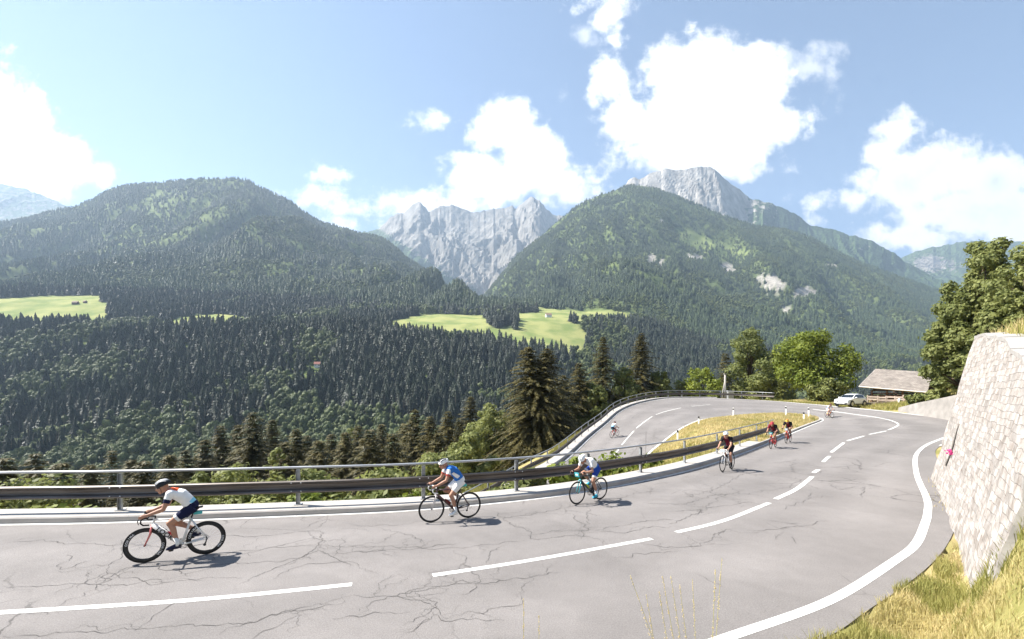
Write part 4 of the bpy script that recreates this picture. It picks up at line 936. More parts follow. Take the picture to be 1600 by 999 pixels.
# ------------------------------------------------------------------ near trees
def spruce_mesh(seed, h, w, dens=1.0, tip=0.30, bare=0.06, twin=False):
    """needle sprays on drooping boughs; returns crown mesh and trunk mesh (metres)"""
    r = np.random.default_rng(seed); tris = []; tk = MB()
    tops = [(0, 0, h, 1.0)] if not twin else [(-w*0.085, 0, h, .95), (w*0.085, 0.2, h*.985, .9)]
    tk.tube([(0, 0, -0.4), (0, 0, h*.35)], [0.028*h*.55, 0.02*h*.55], 8)
    for tx, ty, th, sc_ in tops:
        tk.tube([(0, 0, h*.3), (tx*.7, ty, h*.6), (tx, ty, th)], [0.02*h*.55, .012*h*.5, .01], 6)
        nwh = int(h*2.4*dens)+8
        for k in range(nwh):
            f = (k+r.random()*.6)/nwh; z = h*bare+(th-h*bare)*f
            L_ = (w/2)*sc_*((1-f)**0.66)*(0.72+0.5*r.random())+0.10
            n = int(5+r.integers(0, 4)); ph = r.random()*6.28
            bx = tx*np.clip((z/h-.5)/.4, 0, 1); by = ty*np.clip((z/h-.5)/.4, 0, 1)
            for b in range(n):
                a = ph+6.283*b/n+r.normal()*.25; L2 = L_*(0.7+.45*r.random()); droop = 0.18+0.30*(1-f)+.08*r.normal()
                m = max(3, int(L2/(tip*0.55)*dens)); ca, sa = math.cos(a), math.sin(a)
                for q in range(m):
                    s = (q+.6)/m; d = L2*s; zz = z+0.10*d-droop*d*s
                    P = np.array((bx+ca*d, by+sa*d, zz))
                    for side in (-1, 1):
                        sp = tip*(0.75+.6*r.random())*(1.15-.5*s)
                        dirn = np.array((ca, sa, 0))*(.55+.3*r.random())+np.array((-sa, ca, 0))*side*(.75+.2*r.random())+np.array((0, 0, -.25-.45*r.random()))
                        wv_ = np.cross(dirn, (0, 0, 1.0))+np.array((0, 0, .35*r.normal())); wv_ /= np.linalg.norm(wv_)+1e-9
                        tris.append((P+wv_*sp*.22, P-wv_*sp*.22, P+dirn*sp))
                    if q == m-1: tris.append((P+np.array((-sa, ca, 0))*.1*tip, P-np.array((-sa, ca, 0))*.1*tip, P+np.array((ca, sa, .1))*tip*1.2))
    V_ = np.array(tris).reshape(-1, 3); me = mesh_np('crown', V_, np.arange(len(V_)).reshape(-1, 3)); me.materials.append(M_SPRUCE)
    tm_ = tk.mesh('trunk', True); tm_.materials.append(M_BARK); return me, tm_
def broad_mesh(seed, h, w, n, size, mat_=M_BROAD, base=.18, clumps=34, lobes=None):
    r = random.Random(seed); cl = []; tk = MB()
    tk.tube([(0, 0, -.5), (.02*h, 0, h*.3), (0, .02*h, h*.62)], [.022*h, .016*h, .006*h], 8)
    for i in range(clumps):
        f = (i+r.random())/clumps; z = base+(0.93-base)*f; env = math.sin(math.pi*min(1, .20+f*.74))**.75
        a = i*2.4+r.random(); q = (w/2)*env*r.uniform(.25, .92); rad = (w/2)*r.uniform(.15, .30)*(.55+.5*env)
        c = (q*math.cos(a), q*math.sin(a), z*h); cl.append((*c, rad))
        s = h*max(.12, z*.55); tk.tube([(0, 0, s), (c[0]*.5, c[1]*.5, (s+c[2])/2+.03*h), c], [.009*h, .006*h, .002*h], 5)
    V_, F_ = leaf_cloud(seed, n, cl, size); me = mesh_np('crown', V_, F_); me.materials.append(mat_)
    tm_ = tk.mesh('trunk', True); tm_.materials.append(M_BARK); return me, tm_
def stand(name, meshes, loc, label, cat, group=None, rz=0.0, sc_=1.0):
    e = empty(name, loc, rz, label, cat, group); e.scale = (sc_, sc_, sc_)
    for nm, me in zip(('crown', 'trunk'), meshes):
        o = bpy.data.objects.new(nm, me); COL.objects.link(o); o.parent = e
    return e
def spruce_at(px, top, Y, w_px, seed, label, dens=1.0, tip=.32, twin=False, group=None, wmul=1.5):
    X = (px-CX)/F*Y; zt = CAMZ+(HZ-top)/F*Y; zb = ground_z(X, Y)-.2; h = zt-zb
    return stand('spruce_tree', spruce_mesh(seed, h, wmul*w_px/F*Y, dens, tip, twin=twin), (X, Y, zb), label, 'tree', group)
def broad_at(px, top, Y, w_px, seed, n, size, label, mat_=M_BROAD, base=.15, zb=None, group=None, clumps=38, name='broadleaf_tree', cat='tree'):
    X = (px-CX)/F*Y; zt = CAMZ+(HZ-top)/F*Y; zb = (land_z(X, Y)-.2) if zb is None else zb; h = zt-zb
    return stand(name, broad_mesh(seed, h, w_px/F*Y, n, size, mat_, base, clumps), (X, Y, zb), label, cat, group)

spruce_at(840, 541, 62, 118, 1, 'large brownish spruce with two tops, tallest beside the lower road railing', 1.5, .46, True)
spruce_at(942, 526, 86, 62, 2, 'slim dark spruce rising behind the bushes left of a second pointed spruce', 1.2, .5)
spruce_at(1002, 520, 93, 66, 3, 'dark pointed spruce beside the start of the curved railing, right of a slimmer spruce', 1.2, .55)
spruce_at(1133, 551, 92, 42, 4, 'small dark conifer behind the grey pole, between two broadleaf trees', .9, .5)
spruce_at(175, 700, 44, 46, 5, 'lone very dark spruce poking above the railing at the far left', 1.0, .34)
for k, (px, top, Y, w, lab) in enumerate([(395,657,62,66,'broad brownish spruce rising above the railing, left of a slimmer pointed one'),(345,678,66,50,'brownish spruce half hidden behind a broader spruce above the railing'),(463,683,58,50,'brown spruce with a pointed tip behind the middle of the railing'),
   (498,700,50,46,'short dark spruce tightly beside a taller brown spruce above the railing'),(540,688,56,46,'narrow brown spruce in the row above the railing'),(578,684,50,54,'thick dark spruce in the middle of the row above the railing'),(614,690,52,44,'dark spruce next to the thick one in the row above the railing'),
   (648,652,62,40,'tall thin light brown spruce sticking out of the row above the railing'),(672,664,60,42,'spruce just right of the tall thin light brown one'),(700,656,66,44,'spruce with a narrow crown left of the pale green birch clump'),(735,632,80,44,'slender spruce standing behind the pale green birch clump'),
   (8,728,36,50,'dark spruce at the left edge of the picture behind the railing'),(95,735,38,56,'low dark spruce behind the railing between two pale bushes'),(140,740,36,40,'low bushy spruce showing between the railing bars at the left'),(225,733,40,50,'spruce showing just above the railing right of the lone dark spruce'),(265,722,44,40,'small spruce above the railing over the front cyclist'),
   (372,676,70,52,'spruce tucked between the two broad spruces above the railing'),(425,668,72,50,'tall spruce top behind the broad spruce and the pointed one'),(320,700,60,46,'low brown spruce left of the half hidden one above the railing'),(480,694,66,44,'small spruce squeezed between two taller brown spruces'),(518,692,64,44,'spruce with a blunt tip in the row above the railing'),(560,678,74,46,'spruce top standing behind the thick dark spruce'),(596,676,76,44,'back row spruce between the thick dark spruce and its right neighbour'),(632,674,70,42,'spruce just left of the tall thin light brown one'),(685,690,58,40,'low spruce behind the head of the second cyclist'),(718,668,72,40,'dark spruce tip in front of the pale birch clump'),(445,704,54,44,'short broad spruce just above the handrail'),(860,622,66,50,'spruce flank leaning out behind the big twin topped one'),(55,722,52,52,'spruce over the handrail near the left edge'),(205,730,48,40,'small spruce right behind the lone dark spruce'),(290,716,58,44,'spruce over the handrail above the head of the front cyclist'),(880,600,72,56,'dark spruce close behind the big twin topped one'),(905,580,76,44,'small spruce between the big twin topped one and the slim dark one')]):
    spruce_at(px, top-14, Y, w, 20+k, lab, 1.2, .5, wmul=2.3)
BL = [(1172,510,90,92,31,9000,.42,'tall broadleaf tree behind the railing with a narrow pointed crown',M_BROAD,.05),(1266,518,77,124,32,13000,.38,'bright light green broadleaf tree with a wide round crown beside the white car',M_BRIGHT,.22),
 (1225,548,92,60,33,4000,.42,'darker broadleaf tree between the tall pointed one and the bright round one',M_BROAD,.05),(1095,572,90,76,34,4500,.42,'low bright green bush tree behind the railing left of the grey pole',M_BRIGHT,.0),(1062,590,92,40,35,1800,.38,'small yellowish bush behind the railing at the top of the bend',M_BROAD,.0),
 (1205,585,86,70,36,3500,.4,'green bush behind the railing right of the tall pointed tree',M_BROAD,.0),(1290,590,72,60,37,3000,.34,'dark shrub at the foot of the bright round tree next to the car',M_BROAD,.0),
 (925,598,76,76,38,7500,.42,'grey green broadleaf tree beside the lower railing below a slim spruce',M_BROAD,.0),(975,570,86,64,39,7000,.45,'broadleaf tree between the two pointed spruces',M_BROAD,.0),(1030,575,92,52,40,6000,.45,'broadleaf tree right of the pointed spruce at the start of the curved railing',M_BROAD,.0),
 (765,628,66,92,41,8000,.36,'pale green birch clump left of the big twin topped spruce',M_BROAD,.0),(735,672,46,84,42,7000,.30,'dense green broadleaf shrub in front of the pale birch clump',M_BROAD,.0),(800,640,70,50,43,3500,.36,'broadleaf tree tucked behind the left side of the big spruce',M_BROAD,.0),
 (545,655,90,56,44,3500,.45,'rounded dark broadleaf tree standing behind the row of brown spruces',M_BROAD,.0),(430,690,48,50,45,3500,.30,'green bush between brown spruces over the railing',M_BROAD,.0),(310,728,36,70,46,4500,.26,'green bush behind the railing above the front cyclist',M_BROAD,.0)]
for px, top, Y, w, sd, n, size, lab, mt, base in BL: broad_at(px, top, Y, w, sd, int(n*1.3), size*.55, lab, mt, base)
# trees above the stone wall
for px, top, Y, w, sd, n, lab, zb in [(1500,430,44,96,51,12000,'leafy green tree hanging down beside the end of the stone wall',None),(1545,362,42,110,52,14000,'tall airy tree with a thin leafy tip above the stone wall',None),(1610,368,38,150,53,14000,'dense green tree on the hill at the right edge above the wall',None),(1480,520,54,44,54,5000,'low leafy bush tree beside the wooden barn',None),(1575,440,34,90,55,8000,'shaded bush tree on the grass hill just above the wall',None)]:
    broad_at(px, top, Y, w, sd, int(n*1.3), .16, lab, M_BROAD, .13, zb, clumps=46)

# bushes below the near railing and between the roads
def bush(px, py_top, Y, w_px, seed, n, size, label, mat_=M_BROAD):
    X = (px-CX)/F*Y; zb = ground_z(X, Y)-.1; zt = CAMZ+(HZ-py_top)/F*Y; h = max(.5, zt-zb); w = w_px/F*Y; r = random.Random(seed)
    cl = [(r.uniform(-.5, .5)*w*.75, r.uniform(-.4, .4)*w*.5, h*r.uniform(.25, .82), r.uniform(.16, .3)*min(w, h*1.3)) for _ in range(14)]
    V_, F_ = leaf_cloud(seed, n, cl, size); me = mesh_np('leaves', V_, F_); me.materials.append(mat_)
    st = MB()
    for c in cl[:8]: st.tube([(c[0]*.2, c[1]*.2, -.1), (c[0]*.6, c[1]*.6, c[2]*.5), c[:3]], [.02, .014, .006], 5)
    e = empty('bush', (X, Y, zb), 0, label, 'bush'); o = bpy.data.objects.new('leaves', me); COL.objects.link(o); o.parent = e
    st.build('stems', M_BARK, e)
for k, (px, top, Y, w, n, lab, mt) in enumerate([(30,770,18,90,2600,'leafy bush under the railing beam at the far left',M_BROAD),(110,775,17,110,3200,'light green bush under the beam left of the first railing post',M_BRIGHT),(250,772,18,120,2600,'dark bush under the beam behind the front cyclist',M_BROAD),
   (330,770,16.5,100,3000,'green bush behind the back wheel of the front cyclist',M_BROAD),(400,772,17,90,2600,'dark leafy bush under the beam left of the second post',M_BROAD),(475,766,16,70,2400,'bright leafy shrub right beside the second railing post',M_BRIGHT),(540,768,17,90,2600,'dark bush under the beam between the second and third posts',M_BROAD),
   (605,768,16.5,80,2600,'green bush under the beam left of the second cyclist',M_BROAD),(660,765,17,70,2200,'yellow green bush under the beam behind the second cyclist',M_BRIGHT),(900,704,20,84,3000,'yellow green flowering bush between the two roads behind the third cyclist',M_BRIGHT),(960,712,21.5,90,3200,'bright leafy bush behind the railing right of the third cyclist',M_BRIGHT),
   (1010,712,22.5,60,2200,'small green bush at the near end of the grass island',M_BRIGHT),(795,752,18.5,44,1500,'small bright shrub on the bank under the beam right of the second cyclist',M_BRIGHT),(860,752,18,30,900,'tiny bright shrub at the kerb under the beam left of the third cyclist',M_BRIGHT),(340,705,34,90,3600,'pale green bush seen over the railing left of the broad spruce',M_BROAD),(60,742,30,110,3600,'pale grey green bush seen between handrail and beam at the left',M_BROAD),(500,722,30,90,3600,'green bush over the railing under the brown spruces',M_BROAD),(600,730,28,90,3600,'green bush over the railing left of the second cyclist',M_BROAD),(690,705,36,80,4000,'bushy green shrub just behind the head of the second cyclist',M_BROAD),(410,735,28,80,3000,'leafy green bush over the beam near the second post',M_BROAD)]):
    bush(px, top, Y, w, 200+k, n, .13 if Y < 24 else .17, lab, mt)

# ------------------------------------------------------------------ grass: ribbons of two faces each
def grass_mat(name, c1, c2):
    return leaf_mat(name, c1, c2, .35, .45, 0.0)
M_DRY = grass_mat('dry_grass', (0.38, 0.34, 0.12), (0.68, 0.54, 0.30)); M_GREEN = grass_mat('green_grass', (0.19, 0.21, 0.05), (0.44, 0.38, 0.14))
def blades(P, h0, h1, w, lean=.5, seed=1):
    r = np.random.default_rng(seed); n = len(P); a = r.random(n)*6.283; h = h0+(h1-h0)*r.random(n)**1.5; ln = lean*h*r.random(n); d = np.stack([np.cos(a), np.sin(a), 0*a], 1); b = r.random(n)*6.283; s = np.stack([np.cos(b), np.sin(b), 0*b], 1)*w*(.6+.8*r.random(n))[:, None]
    up = np.array((0, 0, 1.0)); m_ = P+d*(ln*.35)[:, None]+up*(h*.6)[:, None]; t_ = P+d*ln[:, None]+up*h[:, None]
    V_ = np.stack([P-s, P+s, m_+s*.7, m_-s*.7, t_], 1).reshape(-1, 3); k = np.arange(n)[:, None]*5
    F_ = np.concatenate([k+np.array([[0, 1, 2]]), k+np.array([[0, 2, 3]]), k+np.array([[3, 2, 4]])]); return V_, F_
def patchy(P, sc_, thr, seed):
    return P[fbm(P[:, 0]*sc_+seed, P[:, 1]*sc_, 4)+0.22*np.random.default_rng(seed).random(len(P)) > thr]
def tri_sample(me, n, seed, cond=None):
    r = np.random.default_rng(seed); me.calc_loop_triangles(); T = np.zeros(len(me.loop_triangles)*3, dtype=np.int32); me.loop_triangles.foreach_get('vertices', T); T = T.reshape(-1, 3); V_ = np.zeros(len(me.vertices)*3, dtype=np.float32); me.vertices.foreach_get('co', V_); V_ = V_.reshape(-1, 3).astype(float)
    A, B, C = V_[T[:, 0]], V_[T[:, 1]], V_[T[:, 2]]
    if cond is not None:
        k = cond((A+B+C)/3); A, B, C = A[k], B[k], C[k]
    ar = np.linalg.norm(np.cross(B-A, C-A), axis=1); i = r.choice(len(ar), n, p=ar/ar.sum()); u = r.random(n); v = r.random(n); q = u+v > 1; u[q] = 1-u[q]; v[q] = 1-v[q]
    return A[i]+(B[i]-A[i])*u[:, None]+(C[i]-A[i])*v[:, None]
def lawn(name, P, h0, h1, w, m, seed, lean=.5):
    V_, F_ = blades(P, h0, h1, w, lean, seed); o = link(name, mesh_np(name, V_, F_), m); return tag(o, kind='stuff')
P = tri_sample(isl_me, 42000, 5, lambda c: c[:, 1] > 17); g = fbm(P[:, 0]*.35, P[:, 1]*.35, 3)+np.clip((31-P[:, 1])/22, -.2, .4)
lawn('grass', P[g < .56], .06, .24, .016, M_DRY, 6); lawn('grass', P[g >= .56], .08, .30, .018, M_GREEN, 7)
def right_edge_dist(P):
    O = resample(OUTER[20*PER:], .3)[:, :2]; d = np.full(len(P), 9e9); sgn = np.zeros(len(P)); t = np.gradient(O, axis=0); Iref = resample(INNER[20*PER:], .3)
    for a in range(0, len(O), 400): pass
    best = np.argmin(((P[:, None, :2]-O[None])**2).sum(-1), axis=1) if len(P)*len(O) < 4e7 else None
    v = P[:, :2]-O[best]; nn_ = np.stack([t[best][:, 1], -t[best][:, 0]], 1); nn_ /= np.linalg.norm(nn_, axis=1, keepdims=True)
    return (v*nn_).sum(1)
_c = np.array([[3.0, 1.0]]); 
def bank_pts(n, x0, x1, y0, y1, seed):
    r = np.random.default_rng(seed); X = x0+(x1-x0)*r.random(n); Y = y0+(y1-y0)*r.random(n); P = np.stack([X, Y, X*0], 1)
    out = []
    O2 = resample(OUTER[20*PER:], .15)[:, :2]; t = np.gradient(O2, axis=0)
    for s in range(0, n, 4000):
        q = P[s:s+4000]; b = np.argmin(((q[:, None, :2]-O2[None])**2).sum(-1), axis=1); v = q[:, :2]-O2[b]; nn_ = np.stack([-t[b][:, 1], t[b][:, 0]], 1); nn_ /= np.linalg.norm(nn_, axis=1, keepdims=True)
        out.append((v*nn_).sum(1))
    d = np.concatenate(out); sgn_ref = 1.0
    return P, d
P, d = bank_pts(260000, 1.0, 12.0, 3.2, 12.5, 8)
# sign: the camera side of the road edge is outside
tst, dt = bank_pts(1, 3.0, 3.0001, 2.0, 2.0001, 1); sg = 1 if dt[0] > 0 else -1
d = d*sg
# distance from the wall foot, keep to the road side of it
fd = ((P[:, None, :2]-FOOT[None, ::2, :2])**2).sum(-1); fi = np.argmin(fd, 1)*2; vv = P[:, :2]-FOOT[fi][:, :2]; side = (vv*INW[fi]).sum(1)
nearwall = np.sqrt(fd.min(1)) < 3.5
ok = (d > -0.10+0.30*fbm(P[:, 0]*1.7, P[:, 1]*1.7, 3)) & ~((side > -0.02) & nearwall & (P[:, 1] > 6.5)) & (P[:, 1] > 1.9)
P = P[ok]
P[:, 2] = [ground_z(x, y, 0)-.02 for x, y in P[:, :2]]
sel = fbm(P[:, 0]*.9+3, P[:, 1]*.9, 4)
lawn('grass', patchy(P[sel < .48], 1.6, .44, 3), .05, .20, .005, M_DRY, 9, .8); lawn('grass', patchy(P[sel >= .48], 1.6, .44, 4), .07, .25, .005, M_GREEN, 10, .7)
P = tri_sample(hill_me, 60000, 12, lambda c: (c[:, 1] > 4) & (c[:, 1] < 34) & (np.hypot(c[:, 0], c[:, 1]) < 42)); g = fbm(P[:, 0]*.5, P[:, 1]*.5, 3)
lawn('grass', P[g < .55], .15, .55, .012, M_DRY, 13); lawn('grass', P[g >= .55], .18, .65, .013, M_GREEN, 14)
r_ = np.random.default_rng(15)
def strip(P0, outw, n, d0, d1, seed):
    r = np.random.default_rng(seed); i = r.integers(0, len(P0), n); d = d0+(d1-d0)*r.random(n); Q = P0[i].copy(); Q[:, :2] += outw[i]*d[:, None]+r.normal(size=(n, 2))*.1; Q[:, 2] = [land_z(x, y) for x, y in Q[:, :2]]; return Q
lawn('grass', strip(OUTER[9*PER:15*PER], OUT_OUT[9*PER:15*PER], 14000, 1.1, 6, 16), .15, .5, .02, M_GREEN, 17)
lawn('grass', strip(INNER[20*PER:NS-2], IN_OUT[20*PER:NS-2], 46000, .86, 3.0, 18), .12, .50, .012, M_GREEN, 19)
lawn('grass', strip(resample(FOOT[20:], .2), resample(np.c_[INW[20:], INW[20:, 0]*0], .2)[:, :2] if False else np.tile(np.array([[0., 0.]]), (len(resample(FOOT[20:], .2)), 1)), 1200, 0, .1, 20), .05, .25, .012, M_DRY, 21)

# tall flowering grass stalks right in front of the camera
M_STALK = mat('grass_stalk', (0.42, 0.40, 0.13), .8); M_SEED = mat('seed_head', (0.62, 0.50, 0.28), .9)
ST_GROUP = 'tall grass stalks at the near road edge'
stalks = [((1065,1015),(985,900)),((1072,1015),(1035,900)),((1078,1010),(1048,880+20)),((1110,1012),(1128,872)),((1106,1015),(1118,890)),((1060,1010),(1030,925)),((1085,1012),(1062,915)),((1090,1012),(1082,905)),((818,1010),(818,935)),((842,1010),(842,962)),((1040,1012),(1010,930))]
stalk_lab = ['thin grass stalk leaning far left over the asphalt','grass stalk with an orange seed head, upright left one of the clump','pale grass stalk with a seed head in the middle of the clump','tallest upright grass stalk at the right of the clump','grass stalk just left of the tallest one','short bent grass stalk low in the clump','feathery grass stalk in the middle of the clump','fine grass stalk beside the feathery one','lone grass stalk at the bottom edge left of the clump','short lone grass stalk at the bottom edge','drooping grass stalk at the left of the clump']
for k, ((bx_, by_), (tx_, ty_)) in enumerate(stalks):
    Y = 2.6+.12*(k % 4); b = at(bx_, by_, Y); b.z = ground_z(b.x, b.y, 1.0)-.03; t = at(tx_, ty_, Y-.05)
    mid = (b+t)/2+Vector((-(t.x-b.x)*.18, 0, .03)); e = empty('grass_stalk', b, 0, stalk_lab[k], 'grass stalk', ST_GROUP)
    s = MB(); pts = [b*0, mid-b, t-b]; cv = catmull([tuple(p) for p in pts], 6); s.tube([tuple(p) for p in cv], list(np.linspace(.0021, .0009, len(cv))), 5)
    s.build('stem', M_STALK, e)
    q = MB(); L_ = (t-b).length; rr = random.Random(k); up = (t-mid).normalized()
    for j in range(34):
        f = rr.random(); p = (t-b)-up*f*L_*.33; o = Vector((rr.uniform(-1, 1), rr.uniform(-1, 1), rr.uniform(-.2, .8)))*.006*(.4+f); q.ball(p+o, (.0022, .0022, .0042), 5, 4)
    q.build('seed_head', M_SEED, e)
# flowers by the wall
h = SLOT[2]
fl = MB(); rr = random.Random(4)
for j in range(70): fl.ball(h+Vector((rr.uniform(-.22, .22)-.05, rr.uniform(-.22, .05)-.08, rr.uniform(-.07, .07))), rr.uniform(.018, .035), 6, 4)
e = empty('flower_clump', h, 0, 'bright pink flower clump growing out of the slot in the stone wall', 'flowers')
o = fl.build('blossom', mat('pink_petals', (.60, .06, .22), .7), e); o.location = -h
g_ = MB()
for j in range(14): g_.tube([h+Vector((0, 0, -.05)), h+Vector((rr.uniform(-.2, .2), rr.uniform(-.2, 0), rr.uniform(-.05, .1)))], [.006, .003], 4)
o = g_.build('stems', M_STALK, e); o.location = -h

lawn('grass', strip(OUTER[3*PER:9*PER], OUT_OUT[3*PER:9*PER], 34000, .95, 4.0, 26), .2, .7, .02, M_GREEN, 27)
P = np.random.default_rng(31).random((9000, 3))*np.array((9, 14, 0))+np.array((42.6, 40.5, 0)); P[:, 2] = [land_z(x, y)-.03 for x, y in P[:, :2]]
lawn('grass', P, .2, .6, .022, M_GREEN, 32)
for k, (px, top, Y, w, n, lab) in enumerate([(800,752,24.5,60,2600,'leafy bush at the kerb of the lower road below the twin topped spruce'),(770,765,25,60,2600,'green bush on the slope under the lower road railing'),(830,735,31,40,1800,'small green bush beside the lower road railing post'),(1436,618,48,34,1800,'green bush on the bank above the low concrete wall'),(1466,610,46,34,1800,'leafy bush at the high end of the low concrete wall')]):
    bush(px, top, Y, w, 260+k, n, .17, lab, M_BROAD)
# ------------------------------------------------------------------ guardrails
def steel(name, base, rough, rust=0.0):
    m = bpy.data.materials.new(name); m.use_nodes = True; MATS[name] = m; nt = m.node_tree; N = nt.nodes; L = nt.links; b = N['Principled BSDF']; b.inputs['Metallic'].default_value = 0.55; b.inputs['Roughness'].default_value = rough
    tc = N.new('ShaderNodeTexCoord'); mp = N.new('ShaderNodeMapping'); mp.inputs['Scale'].default_value = (.25, .25, 5); L.new(tc.outputs['Object'], mp.inputs[0])
    n = N.new('ShaderNodeTexNoise'); n.inputs['Scale'].default_value = 3; n.inputs['Detail'].default_value = 7; L.new(mp.outputs[0], n.inputs['Vector'])
    r = N.new('ShaderNodeValToRGB'); L.new(n.outputs['Fac'], r.inputs[0]); e = r.color_ramp.elements; c = np.array(base); e[0].position = .32; e[0].color = (*(c*(0.72-rust*.3)*np.array((1, 1-.12*rust, 1-.25*rust))), 1); e[1].position = .66; e[1].color = (*(c*1.12), 1)
    L.new(r.outputs[0], b.inputs['Base Color']); return m
M_GALV = steel('galvanised_steel', (.44, .45, .46), .45); M_BEAM = steel('weathered_rail_steel', (.15, .132, .12), .5, .8); M_BOLT = mat('bolt', (.62, .62, .6), .4, .6)
WP = [(-.025,.00),(-.045,.015),(-.05,.04),(-.02,.075),(.035,.10),(.045,.13),(.045,.19),(.035,.22),(-.02,.245),(-.05,.28),(-.045,.305),(-.015,.325),(.02,.33)]
WPB = [(a+.006, b) for a, b in WP[::-1]]
def rail(name, P, O, base_z, post_idx, label, group, off=.50, pipe_ends=True, beam_lo=.36, pipe=1.03, term=None):
    """P: path along the road edge, O: outward unit vectors"""
    e = empty(name, tuple(P[len(P)//2]), 0, label, 'guardrail', group); org = Vector(P[len(P)//2])
    rel = lambda p: tuple(Vector(p)-org)
    prof = [(a+off-.10, b+base_z+beam_lo) for a, b in WP+WPB]
    m = MB(); sweep_profile(P-np.array(org), prof, O, m); m.build('beam', M_BEAM, e)
    m = MB(); q = np.c_[P[:, :2]+O*(off+.06), P[:, 2]+base_z+pipe]-np.array(org); m.tube([tuple(p) for p in q], .034, 8); m.build('handrail', M_GALV, e, True)
    for i in post_idx:
        o = Vector((O[i][0], O[i][1], 0)); b = Vector(P[i])+o*(off+.06)+Vector((0, 0, base_z)); rot = Matrix.Rotation(math.atan2(o.y, o.x), 3, 'Z')
        m = MB(); c = b-org
        m.box(c+Vector((0, 0, pipe/2-.04)), (.012, .10, pipe-.02), rot=rot); 
        for s in (-1, 1): m.box(c+rot @ Vector((-.03, s*.048, 0))+Vector((0, 0, pipe/2-.045)), (.06, .006, pipe-.03), rot=rot)
        m.box(c+Vector((0, 0, .012)), (.20, .18, .02), rot=rot); m.box(c+rot @ Vector((-.085, 0, 0))+Vector((0, 0, beam_lo+.17)), (.055, .12, .16), rot=rot)
        m.build('post', M_GALV, e)
    bt = MB()
    for i in post_idx:
        for dz in (.055, .275):
            for ds in (-1, 1):
                j = min(max(i+ds, 0), len(P)-1); c = Vector(P[i]).lerp(Vector(P[j]), .25)+Vector((O[i][0], O[i][1], 0))*(off-.155)+Vector((0, 0, base_z+beam_lo+dz)); bt.ball(c-org, .018, 6, 4)
    bt.build('bolts', M_BOLT, e)
    return e, org
# near railing: from the left out of frame to its end by the grass island
NR0 = np.argmin(np.abs(INNER[:, 0]-19.6)+9*(np.arange(NS) < 17*PER)); nearP = INNER[NR0:NS-4]; 
nearP = resample(np.c_[nearP, IN_OUT[NR0:NS-4]], .5); nO = nearP[:, 3:5]; nO = nO/np.linalg.norm(nO, axis=1, keepdims=True); nP = nearP[:, :3].copy()
want = [(1174,688),(1145,697),(1116,708),(1083,725),(1029,741),(951,758),(833,774),(667,785),(455,795),(192,800),(-140,806),(-520,810)]
pi_ = []
for px, py in want:
    g = flat(px, py, .15); pi_.append(int(np.argmin(np.hypot(nP[:, 0]+nO[:, 0]*.56-g.x, nP[:, 1]+nO[:, 1]*.56-g.y))))
pi_ = sorted(set([min(max(i, 2), len(nP)-3) for i in pi_]+[4]))
e, org = rail('guardrail', nP, nO, .155, pi_, 'long weathered steel guardrail with a handrail along the near kerb behind the cyclists', 'guardrails')
# turned down end piece
t = MB(); p0 = Vector(nP[0])+Vector((*nO[0], 0))*.42; dirn = (Vector(nP[0])-Vector(nP[2])).normalized(); s_ = Vector((*nO[0], 0))
a0 = p0+Vector((0, 0, .155+.70)); a1 = p0+Vector((0, 0, .155+.36)); b0 = p0+dirn*1.75+Vector((0, 0, .22)); b1 = p0+dirn*1.55+Vector((0, 0, .02))
th = s_*.28
t.add([a0-org, b0-org, b1-org, a1-org, a0+th-org, b0+th-org, b1+th-org, a1+th-org], [(0,1,2,3),(4,7,6,5),(0,4,5,1),(1,5,6,2),(2,6,7,3),(3,7,4,0)]); t.build('end_piece', mat('end_steel', (.16, .15, .13), .6, .3, vary=.2), e)
# far railing round the outside of the bend
f0, f1 = 3*PER, 14*PER-6
fP = resample(np.c_[OUTER[f0:f1], OUT_OUT[f0:f1]], .6); fO = fP[:, 3:5]; fO = fO/np.linalg.norm(fO, axis=1, keepdims=True); fP = fP[:, :3].copy()
far_end = int(np.argmin(np.hypot(fP[:, 0]-at(1283,632,62).x, fP[:, 1]-62))); fP = fP[:far_end]; fO = fO[:far_end]
rail('guardrail', fP, fO, .17, list(range(3, len(fP)-1, 5)), 'curved grey steel guardrail round the outside of the hairpin and down the lower road', 'guardrails', off=.58)

# ------------------------------------------------------------------ white delineator posts on the island
M_WP = mat('white_plastic', (.80, .80, .78), .45); M_BK = mat('black_band', (.02, .02, .022), .6); M_REF = mat('reflector', (.55, .55, .5), .2)
for px, py, hgt, lab in ((1146,651,1.0,'white delineator post with a black top alone on the back edge of the grass island'),(1228,649.5,1.0,'white delineator post left of two others near the tip of the island'),(1263.5,651.5,1.0,'upright delineator post nearest the tip of the grass island'),(1256,655.5,.7,'small half sunk delineator post in front of the one at the island tip'),(1092,664,.8,'short delineator post at the white line on the left flank of the island'),(1059,687.5,.8,'lowest delineator post down beside the lower road')):
    h = ISLB.ray_cast(Vector((0, 0, CAMZ)), ray(px, py).normalized()); p = h[0] if h[0] is not None else on_road(px, py)
    e = empty('delineator_post', p, 0.9, lab, 'road post', 'delineator posts on the island')
    def tri(z0, z1, s=1.0, sl=0.0):
        r = []
        for z, q in ((z0, 0), (z1, sl)): r.append([(-.075*s, -.06*s, z+q), (.075*s, -.05*s, z), (.03*s, .06*s, z), (-.05*s, .07*s, z+q)])
        m = MB(); m.loft(r); return m
    tri(-.1, hgt*.76).build('post', M_WP, e); tri(hgt*.762, hgt*.95, 1.03).build('black_band', M_BK, e); tri(hgt*.952, hgt, 1.0, .03).build('cap', M_BK if hgt < 1 else M_WP, e)
    m = MB(); m.box((0, -.062, hgt*.86), (.05, .012, .12)); m.build('reflector', M_REF, e)

